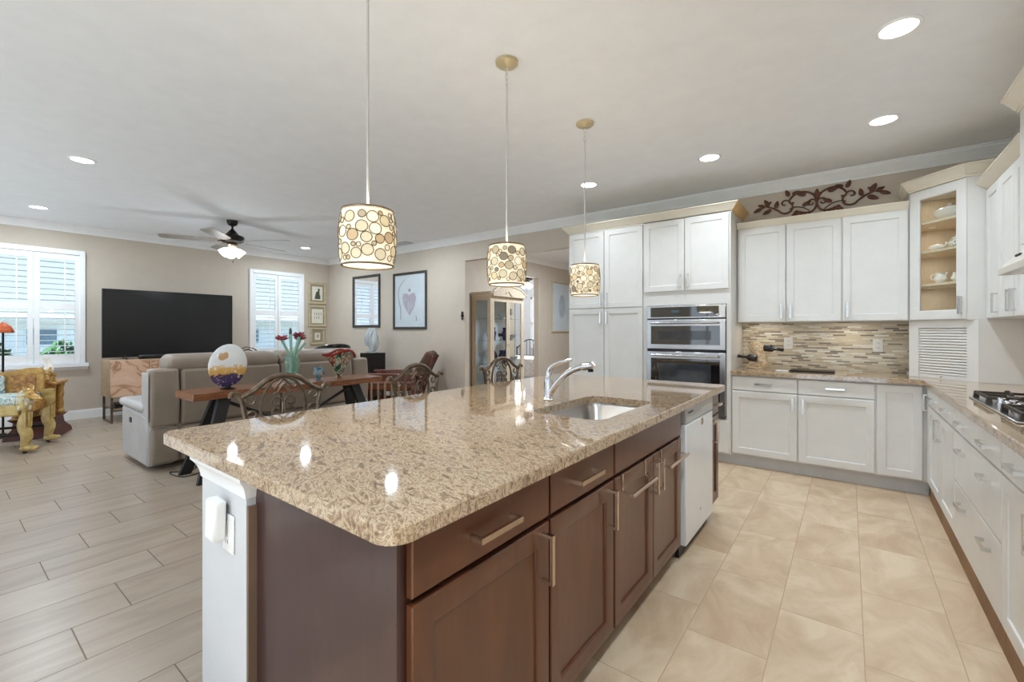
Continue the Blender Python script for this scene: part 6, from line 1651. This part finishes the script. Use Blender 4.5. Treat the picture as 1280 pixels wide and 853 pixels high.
for a0, a1 in ((hy0 + 0.052, ym - 0.002), (ym + 0.002, hy1 - 0.052)):
    d = frame_glass(t, 'x', hx1 - 0.02, a0, a1, 0.31, 1.855, 0.045, 'door', 1)
    b = MB(); b.ball((hx1 + 0.012, a1 - 0.025 if a1 < ym + 0.01 else a0 + 0.025, 1.05), 0.012, 10, 6); b.build('knob', M_gold, d)
SH = (0.302, 0.72, 1.13, 1.52)
for z in SH[1:]:
    MB().box(hx0 + 0.02, hx1 - 0.06, hy0 + 0.055, hy1 - 0.055, z - 0.008, z).build('glass_shelf', M_cabglass, t, smooth=False)
M_cobalt = art_glass('cobalt_blue_glass', [(0.3, (24, 34, 96)), (0.7, (46, 64, 140))], 8, 1, 0.06, 0.3)
M_crystal = art_glass('cut_crystal', [(0.3, (206, 214, 222)), (0.7, (240, 244, 246))], 20, 2, 0.08, 0.35)
M_silverplate = paint('silver_plate', (190, 194, 200), 0.18, 0.9, var=0.05)
M_darkflower = paint('dark_violet_petals', (34, 28, 52), 0.5, var=0.3, scale=30)
def cab_item(kind, x, y, z, label):
    if kind == 'vase':
        return solo('glass_vase', MB().lathe([(0.04, 0), (0.045, 0.006), (0.05, 0.08), (0.058, 0.14), (0.038, 0.19), (0.05, 0.23), (0.044, 0.23), (0.03, 0.19), (0.05, 0.13), (0.01, 0.02)], (x, y, z), 20), M_cobalt, label, 'vase', (x, y, z))
    if kind == 'plate':
        t = thing('display_plate', label, 'plate', (x, y, z)); Mq = Matrix.Rotation(RAD(78), 3, 'Y') 
        MB().lathe([(0.02, 0), (0.07, 0.004), (0.12, 0.018), (0.125, 0.022), (0.118, 0.022), (0.07, 0.01)], (x - 0.02, y, z + 0.128), 28, True, Mq).build('plate', M_silverplate, t)
        MB().tube([(x + 0.03, y - 0.04, z + 0.002), (x - 0.03, y - 0.04, z + 0.002), (x - 0.06, y - 0.04, z + 0.10), (x - 0.06, y + 0.04, z + 0.10), (x - 0.03, y + 0.04, z + 0.002), (x + 0.03, y + 0.04, z + 0.002)], 0.004, 6).build('stand', M_darkbronze, t); return t
    if kind == 'crystal':
        return solo('crystal_glass', MB().lathe([(0.035, 0), (0.036, 0.004), (0.008, 0.012), (0.008, 0.07), (0.035, 0.10), (0.042, 0.15), (0.038, 0.19), (0.034, 0.19), (0.036, 0.15), (0.01, 0.09)], (x, y, z), 18), M_crystal, label, 'glass', (x, y, z))
    if kind == 'bowl':
        return solo('crystal_bowl', MB().lathe([(0.045, 0), (0.05, 0.006), (0.04, 0.014), (0.08, 0.06), (0.10, 0.10), (0.095, 0.10), (0.07, 0.055), (0.01, 0.02)], (x, y, z), 22), M_crystal, label, 'bowl', (x, y, z))
    if kind == 'flower':
        t = thing('dark_flower', label, 'flower ornament', (x, y, z))
        b = MB(); b.lathe([(0.028, 0), (0.03, 0.01), (0.018, 0.04), (0.022, 0.06)], (x, y, z), 14); b.build('holder', M_crystal, t)
        b = MB()
        for k in range(9):
            a = 2 * PI * k / 9; b.ball((x + 0.035 * math.cos(a), y + 0.035 * math.sin(a), z + 0.085 + 0.012 * (k % 3)), (0.028, 0.028, 0.02), 8, 6)
        b.ball((x, y, z + 0.095), 0.03, 8, 6); b.build('petals', M_darkflower, t); return t
xm = (hx0 + hx1) / 2 + 0.04
for kind, y, k, dx, lab in (('crystal', 5.95, 3, 0.05, 'crystal glass at the left of the top cabinet shelf'), ('crystal', 6.1, 3, -0.05, 'second crystal glass from the left on the top cabinet shelf'), ('bowl', 6.36, 3, 0, 'crystal bowl in the middle of the top cabinet shelf'), ('crystal', 6.6, 3, 0, 'crystal glass at the right of the top cabinet shelf'),
        ('flower', 5.93, 2, 0.06, 'dark violet glass flower left on the upper middle shelf'), ('vase', 6.12, 2, -0.04, 'cobalt vase left on the upper middle shelf'), ('vase', 6.38, 2, 0.03, 'cobalt blue vase in the middle of the upper middle shelf'), ('flower', 6.25, 2, 0.05, 'dark violet glass flower at the door edge of the upper middle shelf'), ('bowl', 6.6, 2, 0, 'crystal bowl right on the upper middle shelf'),
        ('vase', 5.95, 1, 0.04, 'cobalt vase left on the lower middle shelf'), ('vase', 6.27, 1, 0.04, 'cobalt vase behind the left door on the lower middle shelf'), ('vase', 6.42, 1, 0.02, 'cobalt vase near the door knobs on the lower middle shelf'), ('plate', 6.1, 1, -0.03, 'silver plate on a stand on the lower middle shelf'), ('bowl', 6.62, 1, 0.02, 'crystal bowl right on the lower middle shelf'),
        ('plate', 6.0, 0, 0.0, 'silver plate on a stand at the left of the cabinet floor'), ('plate', 6.28, 0, 0, 'silver plate in the middle of the cabinet floor'), ('vase', 6.48, 0, 0.05, 'cobalt vase on the cabinet floor'), ('crystal', 6.64, 0, 0.04, 'crystal glass on the cabinet floor')):
    cab_item(kind, xm + dx, y, SH[k] + 0.001, lab)

# bedroom daybed seen through the doorway
t = thing('iron_daybed', 'black iron bed with a white patterned quilt beyond the doorway', 'bed', (-6.7, 9.6, 0))
M_quilt = two_tone('white_patterned_quilt', [(0.40, (224, 226, 228)), (0.5, (170, 178, 184)), (0.56, (232, 234, 234)), (0.66, (188, 194, 198))], 9, 2, rough=0.8)
MB().box(-7.55, -5.75, 9.15, 10.15, 0.30, 0.62).build('mattress', M_quilt, t, bevel=(0.05, 3))
MB().box(-7.57, -5.73, 9.10, 9.14, 0.16, 0.60).build('quilt_drop', M_quilt, t, bevel=(0.015, 2))
MB().box(-7.5, -5.8, 9.16, 10.14, 0.24, 0.30).build('frame', M_black, t, smooth=False)
b = MB(); 
for x0 in (-7.55, -6.65):
    b.tube([(x0 + 0.9 * k / 16, 10.2, 0.80 + 0.26 * math.sin(PI * k / 16)) for k in range(17)], 0.014, 8)
    for k in range(1, 8): 
        xx = x0 + 0.9 * k / 8; b.tube([(xx, 10.2, 0.5), (xx, 10.2, 0.80 + 0.26 * math.sin(PI * k / 8))], 0.008, 6)
b.tube([(-7.55, 10.2, 0.62), (-5.75, 10.2, 0.62)], 0.012, 8); b.build('headboard', M_black, t)
for x in (-7.55, -5.75):
    MB().tube([(x, 10.2, 0), (x, 10.2, 0.86)], 0.018, 8).build('leg', M_black, t); MB().tube([(x, 9.12, 0), (x, 9.12, 0.30)], 0.018, 8).build('leg', M_black, t)
